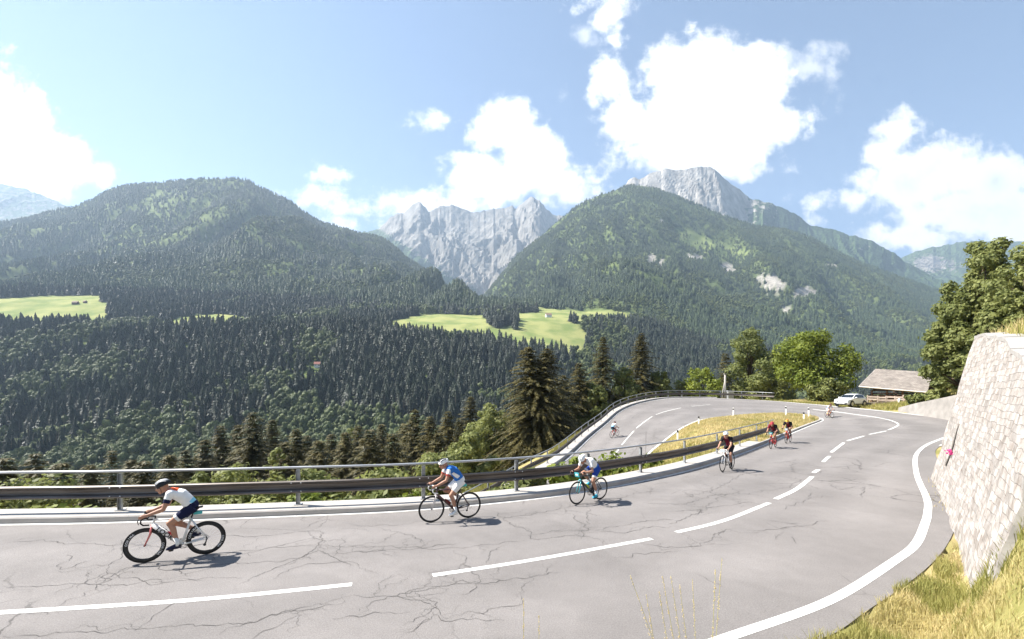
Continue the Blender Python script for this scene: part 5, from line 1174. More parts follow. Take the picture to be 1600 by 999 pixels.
# ------------------------------------------------------------------ pole and cabinet behind the far railing
pp = at(1133, 624, 78.5); pp.z = 1.6
e = empty('utility_pole', pp, 0, 'pale grey concrete pole standing behind the curved railing', 'pole')
m = MB(); m.tube([(0, 0, -1), (0, 0, 4.5)], [.22, .15], 10); m.build('shaft', M_CONC, e, True)
m = MB(); m.tube([(-.55, 0, -.5), (-.42, 0, 1.4), (-.08, 0, 3.3)], [.1, .09, .07], 8); m.build('strut', M_CONC, e, True)
m = MB(); m.box((0, 0, 4.55), (.42, .42, .1)); m.build('cap', M_CONC, e)
q = at(1141, 622, 78); q.z = 1.7
e = empty('cabinet', q, .1, 'grey metal cabinet at the foot of the concrete pole behind the railing', 'cabinet')
m = MB(); m.box((0, 0, .75), (1.0, .5, 1.5)); m.build('box', M_GALV, e); m = MB(); m.box((0, 0, 1.55), (1.15, .62, .09)); m.build('lid', M_GALV, e)
for s in (-1, 1):
    m = MB(); m.box((s*.25, -.262, .75), (.47, .02, 1.35)); m.build('door', M_GALV, e)

# ------------------------------------------------------------------ wooden barn
def shingle():
    m = bpy.data.materials.new('wood_shingles'); m.use_nodes = True; nt = m.node_tree; N = nt.nodes; L = nt.links; b = N['Principled BSDF']; b.inputs['Roughness'].default_value = .95
    tc = N.new('ShaderNodeTexCoord'); br = N.new('ShaderNodeTexBrick'); L.new(tc.outputs['UV'], br.inputs['Vector'])
    for k, v in (('Scale', 1.0), ('Mortar Size', .014), ('Brick Width', .26), ('Row Height', .30)): br.inputs[k].default_value = v
    br.inputs['Color1'].default_value = (.185, .16, .14, 1); br.inputs['Color2'].default_value = (.26, .23, .20, 1); br.inputs['Mortar'].default_value = (.14, .11, .09, 1)
    n = N.new('ShaderNodeTexNoise'); n.inputs['Scale'].default_value = .9; n.inputs['Detail'].default_value = 8; L.new(tc.outputs['UV'], n.inputs['Vector']); r = N.new('ShaderNodeMapRange'); L.new(n.outputs['Fac'], r.inputs[0]); r.inputs[1].default_value = .3; r.inputs[2].default_value = .7; r.inputs[3].default_value = .72; r.inputs[4].default_value = 1.2
    sc_ = N.new('ShaderNodeVectorMath'); sc_.operation = 'SCALE'; L.new(br.outputs['Color'], sc_.inputs[0]); L.new(r.outputs[0], sc_.inputs['Scale']); L.new(sc_.outputs[0], b.inputs['Base Color'])
    return m
M_SHING = shingle(); M_LOG = mat('old_timber', (.13, .075, .05), .9, vary=.45, vscale=1.5); M_LOG2 = mat('grey_timber', (.34, .27, .22), .9, vary=.35, vscale=1.5); M_DARK = mat('dark_interior', (.012, .01, .009), 1.0)
BY = 63.0; s = BY/F
ridge_l = at(1368.5, 576.5, BY+4.2); ridge_r = at(1458, 582, BY-1.0); eave_l = at(1342.5, 603, BY); eave_r = at(1449, 612, BY-5.6)
base = at(1357, 634, BY); base.z = 1.2
e = empty('barn', base, 0, 'wooden log barn with a grey shingle roof beyond the white car', 'barn')
ax = (eave_r-eave_l); ax.z = 0; axn = ax.normalized(); dn = Vector((-axn.y, axn.x, 0))
rel = lambda p: p-base
m = MB(); thick = Vector((0, 0, .16)); P = [eave_l, eave_r, ridge_r, ridge_l]
m.add([rel(p) for p in P]+[rel(p)-thick for p in P], [(0,1,2,3),(7,6,5,4),(0,4,5,1),(1,5,6,2),(2,6,7,3),(3,7,4,0)])
depth_ = (ridge_l-eave_l).dot(dn); bk_l = ridge_l+dn*depth_-Vector((0, 0, ridge_l.z-eave_l.z)); bk_r = ridge_r+dn*depth_-Vector((0, 0, ridge_r.z-eave_r.z))
P2 = [ridge_l, ridge_r, bk_r, bk_l]; m.add([rel(p)+Vector((0, 0, .004)) for p in P2]+[rel(p)-thick for p in P2], [(0,1,2,3),(7,6,5,4),(1,5,6,2),(2,6,7,3),(3,7,4,0)])
ro = m.build('roof', M_SHING, e); uvl = ro.data.uv_layers.new(name='uv')
for l in ro.data.loops:
    p = Vector(ro.data.vertices[l.vertex_index].co)-rel(eave_l); uvl.data[l.index].uv = (p.dot(axn), p.dot(dn)*1.25)
m = MB(); m.tube([rel(eave_l)-Vector((0, 0, .12)), rel(eave_r)-Vector((0, 0, .12))], .09, 4); m.tube([rel(eave_l)-Vector((0, 0, .1)), rel(ridge_l)-Vector((0, 0, .1))], .12, 4); m.build('fascia', mat('pale_board', (.55, .50, .45), .85), e)
wl = eave_l+axn*1.1+dn*1.3; wr = eave_r-axn*1.0+dn*1.3; nl = 9
def wallrun(a, b, ztop, z0, name, n, gap0):
    m = MB(); h = (ztop-z0)/n
    for k in range(n):
        if k >= gap0: continue
        za = z0+(k+.5)*h; pa, pb = Vector((a.x, a.y, za)), Vector((b.x, b.y, za)); ex = (pb-pa).normalized()*.25; m.tube([rel(pa-ex), rel(pb+ex)], h*.40, 7)
    m.build(name, M_LOG, e)
zt = min(eave_l.z, eave_r.z)+.05
wallrun(wl, wr, zt, .9, 'log_wall', 9, 7); bkl = wl+dn*(depth_*2-2.6); bkr = wr+dn*(depth_*2-2.6)
wallrun(bkl, bkr, zt, .9, 'log_wall', 9, 9); wallrun(wl, bkl, zt, .9, 'log_wall', 9, 8); wallrun(wr, bkr, zt, .9, 'log_wall', 9, 9)
m = MB()
for f in (0, .33, .66, 1):
    p = wl.lerp(wr, f); m.box(rel(Vector((p.x, p.y, (zt+.6)/2))), (.2, .2, zt-.5), rot=Matrix.Rotation(math.atan2(axn.y, axn.x), 3, 'Z'))
m.build('upright', M_LOG, e)
m = MB(); c = (wl+bkr)/2; m.box(rel(Vector((c.x, c.y, 1.0))), ((wr-wl).length, (bkl-wl).length, .15), rot=Matrix.Rotation(math.atan2(axn.y, axn.x), 3, 'Z')); m.build('floor', M_LOG, e)
m = MB()
for a, b, r in ((ridge_l, eave_l, 0), (ridge_l, bk_l, 0)): pass
m.add([rel(wl+Vector((0, 0, zt-wl.z))), rel(bkl+Vector((0, 0, zt-bkl.z))), rel(Vector(((wl.x+bkl.x)/2, (wl.y+bkl.y)/2, ridge_l.z-.3)))], [(0,1,2)]); m.build('gable', M_LOG, e)
# plank fence in front of the barn
fe = empty('plank_fence', at(1385, 634, 59), 0, 'rough brown plank fence in front of the barn beside the car', 'fence'); fb = Vector(fe.location)
fpts = [at(1356, 633, 60.5), at(1372, 634, 59.5), at(1385, 634.5, 58.7), at(1399, 635, 57.8), at(1412, 633.5, 57.0)]
for p in fpts:
    p.z = max(p.z, 1.1); m = MB(); m.box(p-fb+Vector((0, 0, .5)), (.14, .14, 1.6)); m.build('post', M_LOG2, fe)
for z in (.35, .75, 1.12):
    for a, b in zip(fpts[:-1], fpts[1:]):
        d = (b-a).normalized(); m = MB(); m.box((a+b)/2-fb+Vector((0, -.1, z+random.uniform(-.06, .06))), ((b-a).length+.2, .05, .20), rot=Matrix.Rotation(math.atan2(d.y, d.x), 3, 'Z') @ Matrix.Rotation(random.uniform(-.05, .05), 3, 'Y')); m.build('plank', M_LOG2, fe)
tb = at(1387, 631, 57.4); e = empty('beam_pile', tb, 0, 'long weathered beam lying in front of the plank fence', 'timber'); m = MB(); m.box((0, 0, .15), (4.6, .35, .28), rot=Matrix.Rotation(-.3, 3, 'Z') @ Matrix.Rotation(-.07, 3, 'Y')); m.build('beam', M_LOG2, e); m = MB(); m.box((-1.4, .4, -.15), (.3, .5, .3)); m.build('support', M_LOG2, e)
wp = at(1406, 632.5, 56.2); e = empty('marker_stone', wp, 0, 'short white marker post by the right end of the plank fence', 'post'); m = MB(); m.loft([[(-.16,-.12,-.3),(.16,-.12,-.3),(.16,.12,-.3),(-.16,.12,-.3)],[(-.16,-.12,.62),(.16,-.12,.62),(.16,.12,.62),(-.16,.12,.62)],[(-.09,-.07,.75),(.09,-.07,.75),(.09,.07,.75),(-.09,.07,.75)]]); m.build('stone', M_WP, e)
m = MB(); m.box((0, -.13, .45), (.2, .02, .12)); m.build('band', M_BK, e)

# ------------------------------------------------------------------ white car
def car():
    c = at(1329, 633.5, 57.6); c.z = max(1.28, land_z(c.x, c.y))
    e = empty('parked_car', c, math.atan2(-.43, -.90), 'white compact suv parked on the roadside next to the barn', 'car')
    W = mat('white_car_paint', (.80, .80, .80), .22, spec=.5, coat=.5); G = mat('car_glass', (.012, .016, .02), .06, spec=.7); K = mat('black_trim', (.018, .018, .02), .5); T = mat('tyre_rubber', (.02, .02, .02), .85); A = mat('alloy', (.5, .5, .52), .3, .8); Hl = mat('headlamp_glass', (.55, .57, .6), .1, spec=.8)
    # body: stations along x (front +), each a half outline from sill to centre line
    ST_ = [(2.18,.42,.70,.62),(2.10,.30,.84,.78),(1.90,.27,.92,.88),(1.35,.26,1.00,.91),(.95,.26,1.06,.915),(0,.26,1.06,.915),(-1.0,.26,1.07,.91),(-1.75,.28,1.06,.89),(-2.08,.36,1.02,.82),(-2.17,.48,.92,.70)]
    m = MB(); rings = []
    for x, z0, z1, w in ST_: rings.append([(x,-w*.86,z0),(x,-w,z0+.14),(x,-w,(z0+z1)/2),(x,-w*.96,z1-.06),(x,-w*.84,z1),(x,0,z1+.035),(x,w*.84,z1),(x,w*.96,z1-.06),(x,w,(z0+z1)/2),(x,w,z0+.14),(x,w*.86,z0)])
    m.loft(rings); b = m.build('body', W, e, False)
    CB = [(1.02,1.05,.80,1.07),(.30,1.06,.80,1.50),(.0,1.06,.80,1.575),(-.6,1.06,.80,1.60),(-1.25,1.06,.78,1.545),(-1.62,1.06,.76,1.42),(-2.02,1.04,.72,1.08)]
    m = MB(); rings = []
    for x, z0, w, z1 in CB:
        k = min(1, (z1-z0)/.5); w2 = w-.16*k; rings.append([(x,-w,z0-.02),(x,-(w*.55+w2*.45),z0+(z1-z0)*.5),(x,-w2,z1-.05*k),(x,-w2*.75,z1),(x,0,z1+.012),(x,w2*.75,z1),(x,w2,z1-.05*k),(x,(w*.55+w2*.45),z0+(z1-z0)*.5),(x,w,z0-.02)])
    m.loft(rings); m.build('roof', W, e)
    def pane(name, pts, mt=G, th=.012):
        p = [Vector(q) for q in pts]; n = (p[1]-p[0]).cross(p[2]-p[1]).normalized()*th; q = MB(); k = len(p); q.add([a-n for a in p]+[a+n for a in p], [tuple(range(k))[::-1], tuple(range(k, 2*k))]+[(i, (i+1) % k, k+(i+1) % k, k+i) for i in range(k)]); return q.build(name, mt, e)
    pane('windscreen', [(.97,-.70,1.115),(.97,.70,1.115),(.36,.60,1.475),(.36,-.60,1.475)])
    for s_ in (-1, 1):
        pane('side_window', [(.72,s_*.795,1.11),(-.42,s_*.80,1.11),(-.42,s_*.665,1.50),(.18,s_*.668,1.47)][::s_]); pane('side_window', [(-.47,s_*.80,1.11),(-1.52,s_*.785,1.13),(-1.30,s_*.665,1.44),(-.47,s_*.665,1.50)][::s_])
    pane('rear_window', [(-1.95,.62,1.16),(-1.95,-.62,1.16),(-1.68,-.55,1.40),(-1.68,.55,1.40)])
    for x in (1.32, -1.30):
        for s_ in (-1, 1):
            w = empty('wheel', (x, s_*.80, .345)); w.parent = e
            m = MB(); m.loft([[(r*math.cos(a), y*s_, r*math.sin(a)) for a in np.linspace(0, 2*math.pi, 24, endpoint=False)] for r, y in ((.22,-.02),(.32,-.04),(.345,0),(.345,.10),(.32,.135),(.235,.13))], False); m.build('tyre', T, w, True)
            m = MB(); m.loft([[(r*math.cos(a), y*s_, r*math.sin(a)) for a in np.linspace(0, 2*math.pi, 24, endpoint=False)] for r, y in ((.235,.125),(.225,.09),(.06,.10))], True)
            for k in range(5): a = 6.283*k/5; m.box((.13*math.cos(a), s_*.115, .13*math.sin(a)), (.20, .03, .05), rot=Matrix.Rotation(-a, 3, 'Y'))
            m.build('rim', A, w)
            m = MB(); P = [(x+.41*math.cos(a), s_*(.885 if abs(x) < 1.31 else .895), .345+.41*math.sin(a)) for a in np.linspace(-.15, math.pi+.15, 14)]; m.tube(P, .055, 6); m.build('wheel_arch', K, e)
    for s_ in (-1, 1):
        m = MB(); m.loft([[(2.13,s_*.44,.70),(2.13,s_*.44,.80),(2.04,s_*.50,.86),(2.04,s_*.5,.72)],[(1.84,s_*.87,.74),(1.84,s_*.87,.82),(1.82,s_*.84,.90),(1.82,s_*.84,.78)]]); m.build('headlight', Hl, e)
        m = MB(); m.box((2.13, s_*.60, .42), (.10, .26, .10)); m.build('fog_lamp', K, e)
        m = MB(); m.ball((.62, s_*.98, 1.13), (.10, .12, .075), 10, 6); m.build('mirror', W, e, True)
        m = MB(); m.box((-2.06, s_*.66, .90), (.12, .30, .14)); m.build('tail_light', mat('red_lens', (.4, .02, .02), .2), e)
        m = MB(); m.box((-.1, s_*.915, .30), (2.05, .03, .11)); m.build('sill', K, e)
        for xx in (.15, -.85): q = MB(); q.box((xx-.35, s_*.922, .92), (.18, .025, .03)); q.build('handle', W, e)
    m = MB(); m.loft([[(2.165,-.40,.56),(2.165,.40,.56),(2.13,.36,.80),(2.13,-.36,.80)],[(2.20,-.40,.56),(2.20,.40,.56),(2.165,.36,.80),(2.165,-.36,.80)]]); m.build('grille', K, e)
    m = MB(); m.box((2.215, 0, .62), (.015, .50, .11)); m.build('number_plate', M_WP, e)
    m = MB(); m.box((2.0, 0, .30), (.36, 1.3, .1)); m.build('bumper', K, e)
car()
# ------------------------------------------------------------------ bicycles and riders.  local frame: x forward, y left, z up, origin on the ground below the cranks
RH = Vector((-.405, 0, .335)); FH = Vector((.585, 0, .335)); BB = Vector((0, 0, .272))
def text_mesh(s, size, parent, mt, name, M, ext=.001):
    c = bpy.data.curves.new('t', 'FONT'); c.body = s; c.size = size; c.extrude = ext; c.align_x = 'CENTER'; c.align_y = 'CENTER'; c.offset = size*.022
    o = bpy.data.objects.new('t', c); COL.objects.link(o); dg = bpy.context.evaluated_depsgraph_get(); me = bpy.data.meshes.new_from_object(o.evaluated_get(dg)); bpy.data.objects.remove(o); bpy.data.curves.remove(c)
    me.transform(M); return link(name, me, mt, parent)
def bicycle(loc, rz, roll, phi, C, label, plate='seat', text=None):
    e = empty('road_bicycle', loc, 0, label, 'bicycle', 'racing bicycles on the road'); e.rotation_mode = 'XYZ'; e.rotation_euler = (roll, 0, rz)
    fm = mat('frame_'+C['frame_n'], C['frame'], .3, spec=.5, coat=.4); fk = mat('fork_'+C['fork_n'], C['fork'], .3, spec=.5, coat=.4); bk = mat('carbon_black', (.018, .018, .02), .4); ty = mat('tyre_rubber', (.02, .02, .02), .85); rm = mat('rim_black', (.02, .02, .022), .35); al = mat('alloy', (.5, .5, .52), .3, .8)
    m = MB(); HT = Vector((.43, 0, .835)); HB = Vector((.472, 0, .70)); SC = Vector((-.150, 0, .765))
    m.tube([HB, HT], .024, 10); m.tube([HT-Vector((0, 0, .03)), SC], [.021, .018], 10); m.tube([HB+Vector((0, 0, .02)), BB], [C.get('dt', .029), C.get('dt', .031)], 10); m.tube([BB, SC], [.026, .019], 10)
    for s in (-1, 1): m.tube([SC+Vector((0, s*.015, -.02)), RH+Vector((0, s*.062, 0))], .011, 7); m.tube([BB+Vector((-.03, s*.03, 0)), RH+Vector((0, s*.062, 0))], [.016, .012], 7)
    m.tube([BB-Vector((0, .042, 0)), BB+Vector((0, .042, 0))], .027, 10); fr = m.build('frame', fm, e, True)
    m = MB()
    for s in (-1, 1): m.tube([HB+Vector((.004, s*.035, -.01)), HB+Vector((.03, s*.05, -.16)), FH+Vector((0, s*.05, 0))], [.017, .015, .009], 8)
    m.ball(HB, (.03, .045, .03), 8, 6); m.build('fork', fk, e, True)
    def wheel(c, deep):
        w = empty('wheel', c); w.parent = e; n = 40; A = np.linspace(0, 2*math.pi, n, endpoint=False)
        q = MB(); q.tube([(.325*math.cos(a), 0, .325*math.sin(a)) for a in A], .0125, 8, closed=True); q.build('tyre', ty, w, True)
        q = MB(); rr = .315; ri = rr-deep
        prof = [(rr, -.011), (rr, .011), (rr-.01, .013), (ri+.01, .010), (ri, 0), (ri+.01, -.010), (rr-.01, -.013)]
        k = len(prof); V_ = [(r*math.cos(a), y, r*math.sin(a)) for a in A for r, y in prof]; q.add(V_, [(i*k+j, i*k+(j+1) % k, ((i+1) % n)*k+(j+1) % k, ((i+1) % n)*k+j) for i in range(n) for j in range(k)]); rim = q.build('rim', rm, w, True)
        q = MB()
        for i in range(20):
            a = 6.283*i/20; y = .026 if i % 2 else -.026; b = a+(.5 if i % 4 < 2 else -.5); q.tube([(.018*math.cos(b), y, .018*math.sin(b)), (ri*math.cos(a), 0, ri*math.sin(a))], .0013, 3, False)
        q.build('spokes', al, w); q = MB(); q.tube([(0, -.052, 0), (0, -.02, 0), (0, .02, 0), (0, .052, 0)], [.013, .02, .02, .013], 8); q.build('hub', bk, w, True)
        if text:
            for a0 in (.9, 3.9):
                for j, ch in enumerate(text[1]):
                    a = a0-j*.15
                    for s in (1, -1):
                        aa = a if s > 0 else a0+1.0-(len(text[1])-1-j)*.15-.9*0-1.0*0
                        pos = Vector(((rr-deep*.5)*math.cos(a), s*.0145, (rr-deep*.5)*math.sin(a)))
                        Mx = Matrix.Translation(pos) @ Matrix.Rotation(-(a-math.pi/2), 4, 'Y') @ (Matrix.Rotation(math.pi/2, 4, 'X') if s < 0 else Matrix.Rotation(math.pi, 4, 'Z') @ Matrix.Rotation(math.pi/2, 4, 'X'))
                        if s > 0:   # mirror the order on the left side so it reads correctly
                            a2 = a0-(len(text[1])-1-j)*.15; pos = Vector(((rr-deep*.5)*math.cos(a2), .0145, (rr-deep*.5)*math.sin(a2))); Mx = Matrix.Translation(pos) @ Matrix.Rotation(-(a2-math.pi/2), 4, 'Y') @ Matrix.Rotation(math.pi, 4, 'Z') @ Matrix.Rotation(math.pi/2, 4, 'X')
                        if ch != ' ': o = text_mesh(ch, .052, rim, mat('white_decal', (.8, .8, .8), .5), 'lettering', Mx)
    wheel(FH, C.get('deep', .03)); wheel(RH, C.get('deep', .03))
    m = MB(); m.tube([SC-Vector((-.03, 0, .1)), Vector((-.205, 0, .94))], .0145, 8); m.build('seatpost', bk, e, True)
    m = MB(); rings = []
    for x, w, z in ((.10,.018,.965),(.04,.024,.968),(-.04,.042,.968),(-.11,.068,.972),(-.15,.066,.976)): rings.append([(x-.215+.02, w*math.cos(a), z+.018*math.sin(a)) for a in np.linspace(0, 2*math.pi, 10, endpoint=False)])
    m.loft(rings); m.build('saddle', bk, e, True)
    m = MB(); m.tube([HT+Vector((0, 0, .0)), HT+Vector((-.012, 0, .04)), Vector((.51, 0, .895))], .017, 8); m.build('stem', bk, e, True)
    m = MB(); bc = Vector((.51, 0, .895)); 
    P = [bc+Vector(v) for v in ((.06,.205,-.0),(.095,.21,-.03),(.10,.212,-.085),(.06,.214,-.125),(-.03,.216,-.13))]
    right = [Vector((p.x, -p.y, p.z)) for p in P]
    path = P[::-1]+[bc+Vector((.0, .19, 0)), bc+Vector((0, .06, 0)), bc, bc+Vector((0, -.06, 0)), bc+Vector((0, -.19, 0))]+right
    m.tube(path, .0145, 8); m.build('handlebar', mat('bar_'+C.get('bar_n', 'black'), C.get('bar', (.02, .02, .022)), .7), e, True)
    for s in (-1, 1):
        m = MB(); m.tube([bc+Vector((.05, s*.205, .0)), bc+Vector((.10, s*.205, .012)), bc+Vector((.125, s*.205, .05))], [.018, .019, .014], 8); m.tube([bc+Vector((.12, s*.205, .01)), bc+Vector((.145, s*.21, -.04)), bc+Vector((.13, s*.212, -.11))], [.008, .008, .006], 6); m.build('brake_lever', bk, e, True)
    m = MB(); A = np.linspace(0, 2*math.pi, 30, endpoint=False); m.tube([BB+Vector((.098*math.cos(a), -.05, .098*math.sin(a))) for a in A], .006, 5, closed=True); m.tube([BB+Vector((.070*math.cos(a), -.046, .070*math.sin(a))) for a in A], .005, 5, closed=True)
    for k in range(5): a = 6.283*k/5; m.tube([BB+Vector((0, -.05, 0)), BB+Vector((.095*math.cos(a), -.05, .095*math.sin(a)))], .008, 5)
    for s, p in ((1, phi), (-1, phi+math.pi)): m.tube([BB+Vector((0, s*.06, 0)), BB+Vector((.1725*math.cos(p), s*.075, .1725*math.sin(p)))], [.014, .011], 7)
    m.build('crankset', bk, e, True)
    for s, p in ((1, phi), (-1, phi+math.pi)):
        q = MB(); q.box(BB+Vector((.1725*math.cos(p), s*.115, .1725*math.sin(p))), (.07, .06, .018)); q.build('pedal', bk, e)
    m = MB(); m.tube([BB+Vector((0, -.05, .098)), RH+Vector((0, -.045, .045)), RH+Vector((-.045, -.045, 0)), RH+Vector((.0, -.045, -.06)), RH+Vector((.03, -.045, -.13)), BB+Vector((0, -.05, -.098))], .0045, 4); m.build('chain', bk, e)
    m = MB(); m.tube([RH+Vector((0, -.05, -.03)), RH+Vector((.01, -.052, -.085)), RH+Vector((.035, -.05, -.15))], [.014, .012, .014], 6); m.ball(RH+Vector((.035, -.05, -.15)), (.028, .008, .028), 8, 5); m.build('derailleur', bk, e)
    m = MB(); d = (HB-BB).normalized(); c = BB+d*.25+Vector((-.02, 0, .045)); m.tube([c-d*.09, c+d*.05, c+d*.07, c+d*.095], [.036, .036, .022, .018], 10); m.build('bottle', mat('bottle_'+C.get('bottle_n', 'red'), C.get('bottle', (.5, .04, .04)), .4), e, True)
    pm_ = mat('plate_teal', (.06, .42, .45), .5) if C.get('plate') is None else mat('plate_white', (.75, .80, .82), .5)
    q = MB()
    if plate == 'seat': q.box((-.265, 0, .865), (.14, .075, .06)); 
    else: q.box((.60, 0, .865), (.012, .17, .13), rot=Matrix.Rotation(.25, 3, 'Y'))
    pl = q.build('number_plate', pm_, e)
    if plate != 'seat' and C.get('plate') is None:
        q = MB(); q.box((.608, 0, .863), (.006, .10, .05), rot=Matrix.Rotation(.25, 3, 'Y')); q.build('plate_print', mat('plate_white', (.75, .80, .82), .5), pl)
    if text:
        a = (HB+Vector((0, 0, .02))); dv = (a-BB).normalized(); ang = math.atan2(dv.z, dv.x); mid = BB.lerp(a, .56)
        for s in (1, -1):
            if s > 0: Mx = Matrix.Translation(mid+Vector((0, .0515, 0))) @ Matrix.Rotation(-ang, 4, 'Y') @ Matrix.Rotation(math.pi, 4, 'Z') @ Matrix.Rotation(math.pi/2, 4, 'X')
            else: Mx = Matrix.Translation(mid+Vector((0, -.0515, 0))) @ Matrix.Rotation(-ang, 4, 'Y') @ Matrix.Rotation(math.pi/2, 4, 'X')
            text_mesh(text[0], .122, fr, mat('decal_black', (.012, .012, .012), .5), 'lettering', Mx)
    return e

def remesh(mb_, name, vox, mats, parent, colfn=None, smooth_it=3):
    me = mb_.mesh('tmp'); o = bpy.data.objects.new('tmp', me); COL.objects.link(o)
    r = o.modifiers.new('r', 'REMESH'); r.mode = 'VOXEL'; r.voxel_size = vox; r.use_smooth_shade = True
    s = o.modifiers.new('s', 'SMOOTH'); s.factor = .5; s.iterations = smooth_it
    dg = bpy.context.evaluated_depsgraph_get(); m2 = bpy.data.meshes.new_from_object(o.evaluated_get(dg)); bpy.data.objects.remove(o); bpy.data.meshes.remove(me)
    m2.name = name; m2.materials.clear(); ob = link(name, m2, mats, parent)
    if colfn:
        for p in m2.polygons: p.material_index = colfn(p.center)
    m2.polygons.foreach_set('use_smooth', np.ones(len(m2.polygons), dtype=bool)); return ob
def ik(a, b, l1, l2, bend):
    d = b-a; L_ = min(d.length, (l1+l2)*.999); t = (l1*l1-l2*l2+L_*L_)/(2*L_); h = math.sqrt(max(l1*l1-t*t, 0)); u = d.normalized(); v = (bend-u*bend.dot(u)).normalized(); return a+u*t+v*h
def ell_tube(mb_, pts, lat, dep, n=16):
    """elliptic tube in the x-z plane: lat half widths along y, dep half depths across"""
    pts = [Vector(p) for p in pts]; rings = []
    for i, p in enumerate(pts):
        t = (pts[min(i+1, len(pts)-1)]-pts[max(i-1, 0)]).normalized(); nrm = Vector((-t.z, 0, t.x)).normalized(); rings.append([p+Vector((0, 1, 0))*lat[i]*math.cos(a)+nrm*dep[i]*math.sin(a) for a in np.linspace(0, 2*math.pi, n, endpoint=False)])
    mb_.loft(rings)
def rider(loc, rz, roll, phi, K, label):
    e = empty('person', loc, 0, label, 'cyclist', 'cyclists riding round the bend'); e.rotation_euler = (roll, 0, rz)
    vox = K['vox']; skin = mat('skin', (.40, .215, .145), .55, spec=.35)
    hip = Vector((-.17, 0, 1.015)); sh = Vector(K['sh']); head = Vector(K['head']); hands = Vector(K['hand'])
    ax = (sh-hip); nrm = Vector((-ax.z, 0, ax.x)).normalized()
    spine = [hip-ax*.10+nrm*-.02, hip+ax*.08, hip+ax*.35+nrm*.035, hip+ax*.65+nrm*.045, hip+ax*.92+nrm*.012, sh+ax.normalized()*.045]
    lat = [.115, .155, .140, .158, .165, .085]; dep = [.10, .118, .100, .112, .092, .062]
    nb = sh+ax.normalized()*.02; J = {}
    for s in (1, -1):
        p = phi if s > 0 else phi+math.pi; ped = BB+Vector((.1725*math.cos(p), s*.115, .1725*math.sin(p))); tilt = K.get('ankle', .30)
        ank = ped+Vector((-.105, 0, .115+.05*math.sin(tilt)))
        hj = hip+Vector((0, s*.085, -.03)); kn = ik(hj, ank, .435, .425, Vector((1, s*K.get('splay', .05), .25)))
        shj = sh+Vector((0, s*.165, -.005)); ha = hands+Vector((0, s*.205, 0)); hw = ha+Vector((-.075, s*.004, .028)); el = ik(shj, hw, .295, .265, Vector((-.1, s*K.get('elb', .35), -1)))
        J[s] = (hj, kn, ank, ped, shj, el, hw, ha)
    body = MB()
    ell_tube(body, spine, lat, dep)
    body.tube([nb, nb.lerp(head, .55), head+Vector((-.02, 0, -.01))], [.062, .055, .05], 12)
    fdir = K.get('face', -.25); RY = Matrix.Rotation(-fdir, 3, 'Y')
    hd = lambda v: head+RY @ Vector(v)
    body.ball(head, (.098, .076, .112), 18, 12, rot=RY); body.ball(hd((.045, 0, -.055)), (.055, .056, .068), 14, 9, rot=RY); body.ball(hd((.07, 0, -.105)), (.03, .032, .024), 10, 7, rot=RY)
    body.tube([hd((.088, 0, .01)), hd((.118, 0, -.035)), hd((.09, 0, -.05))], [.010, .015, .012], 8)
    body.ball(hd((.080, 0, .03)), (.022, .06, .014), 10, 6, rot=RY); body.ball(hd((.093, 0, -.078)), (.012, .026, .008), 8, 5, rot=RY)
    for s in (1, -1): body.ball(hd((-.005, s*.078, -.02)), (.022, .010, .034), 8, 6, rot=RY)
    for s in (1, -1):
        hj, kn, ank, ped, shj, el, hw, ha = J[s]
        body.ball(shj, (.066, .062, .064), 12, 8)
        body.tube([sh+Vector((0, s*.08, 0)), shj], [.075, .062], 12)
        body.tube([shj, shj.lerp(el, .35), el], [.056, .053, .038], 12); body.tube([el, el.lerp(hw, .28), hw], [.039, .042, .026], 12); body.ball(el, .039, 10, 7)
        # hand: palm over the brake hood, four fingers curled round it and a thumb on the inside
        pm2 = hw.lerp(ha, .55)+Vector((0, 0, .004)); body.tube([hw, pm2, ha+Vector((.012, 0, .022))], [.027, .035, .031], 10)
        for k in range(4):
            y0 = ha+Vector((.026-.019*k, s*.020, .020)); ln = (.9, 1.0, .95, .78)[k]
            body.tube([y0+Vector((-.01, -s*.012, .004)), y0+Vector((.020*ln, s*.014, -.004)), y0+Vector((.028*ln, s*.016, -.032*ln)), y0+Vector((.012, s*.004, -.055*ln))], [.0105, .0095, .0088, .0075], 7)
        body.tube([pm2+Vector((0, -s*.018, .0)), pm2+Vector((.022, -s*.036, .0)), pm2+Vector((.050, -s*.034, -.010))], [.013, .011, .009], 7)
        body.tube([hj+Vector((-.03, 0, .02)), hj.lerp(kn, .3)+Vector((0, 0, .005)), hj.lerp(kn, .7), kn], [.105, .088, .068, .054], 14); body.ball(kn, (.056, .053, .056), 12, 8)
        cv = ank-kn; back = Vector((-1, 0, 0)); back = (back-cv.normalized()*back.dot(cv.normalized())).normalized()
        body.tube([kn, kn+cv*.28+back*.018, kn+cv*.6+back*.008, ank], [.051, .056, .043, .031], 12)
        body.ball(ank, .034, 10, 7); body.tube([ank+Vector((-.02, 0, -.04)), ank+Vector((.05, 0, -.075)), ped+Vector((.06, 0, .03))], [.034, .036, .028], 10)
    b = remesh(body, 'body', vox, [skin], e)
    # clothes: the same forms a little larger
    j = MB(); g = .013
    ell_tube(j, [hip+ax*.10, hip+ax*.35+nrm*.035, hip+ax*.65+nrm*.047, hip+ax*.92+nrm*.014, sh+ax.normalized()*.035], [lat[1]+g-.008, lat[2]+g+.004, lat[3]+g, lat[4]+g, .085], [dep[1]+g-.006, dep[2]+g+.003, dep[3]+g, dep[4]+g, .068])
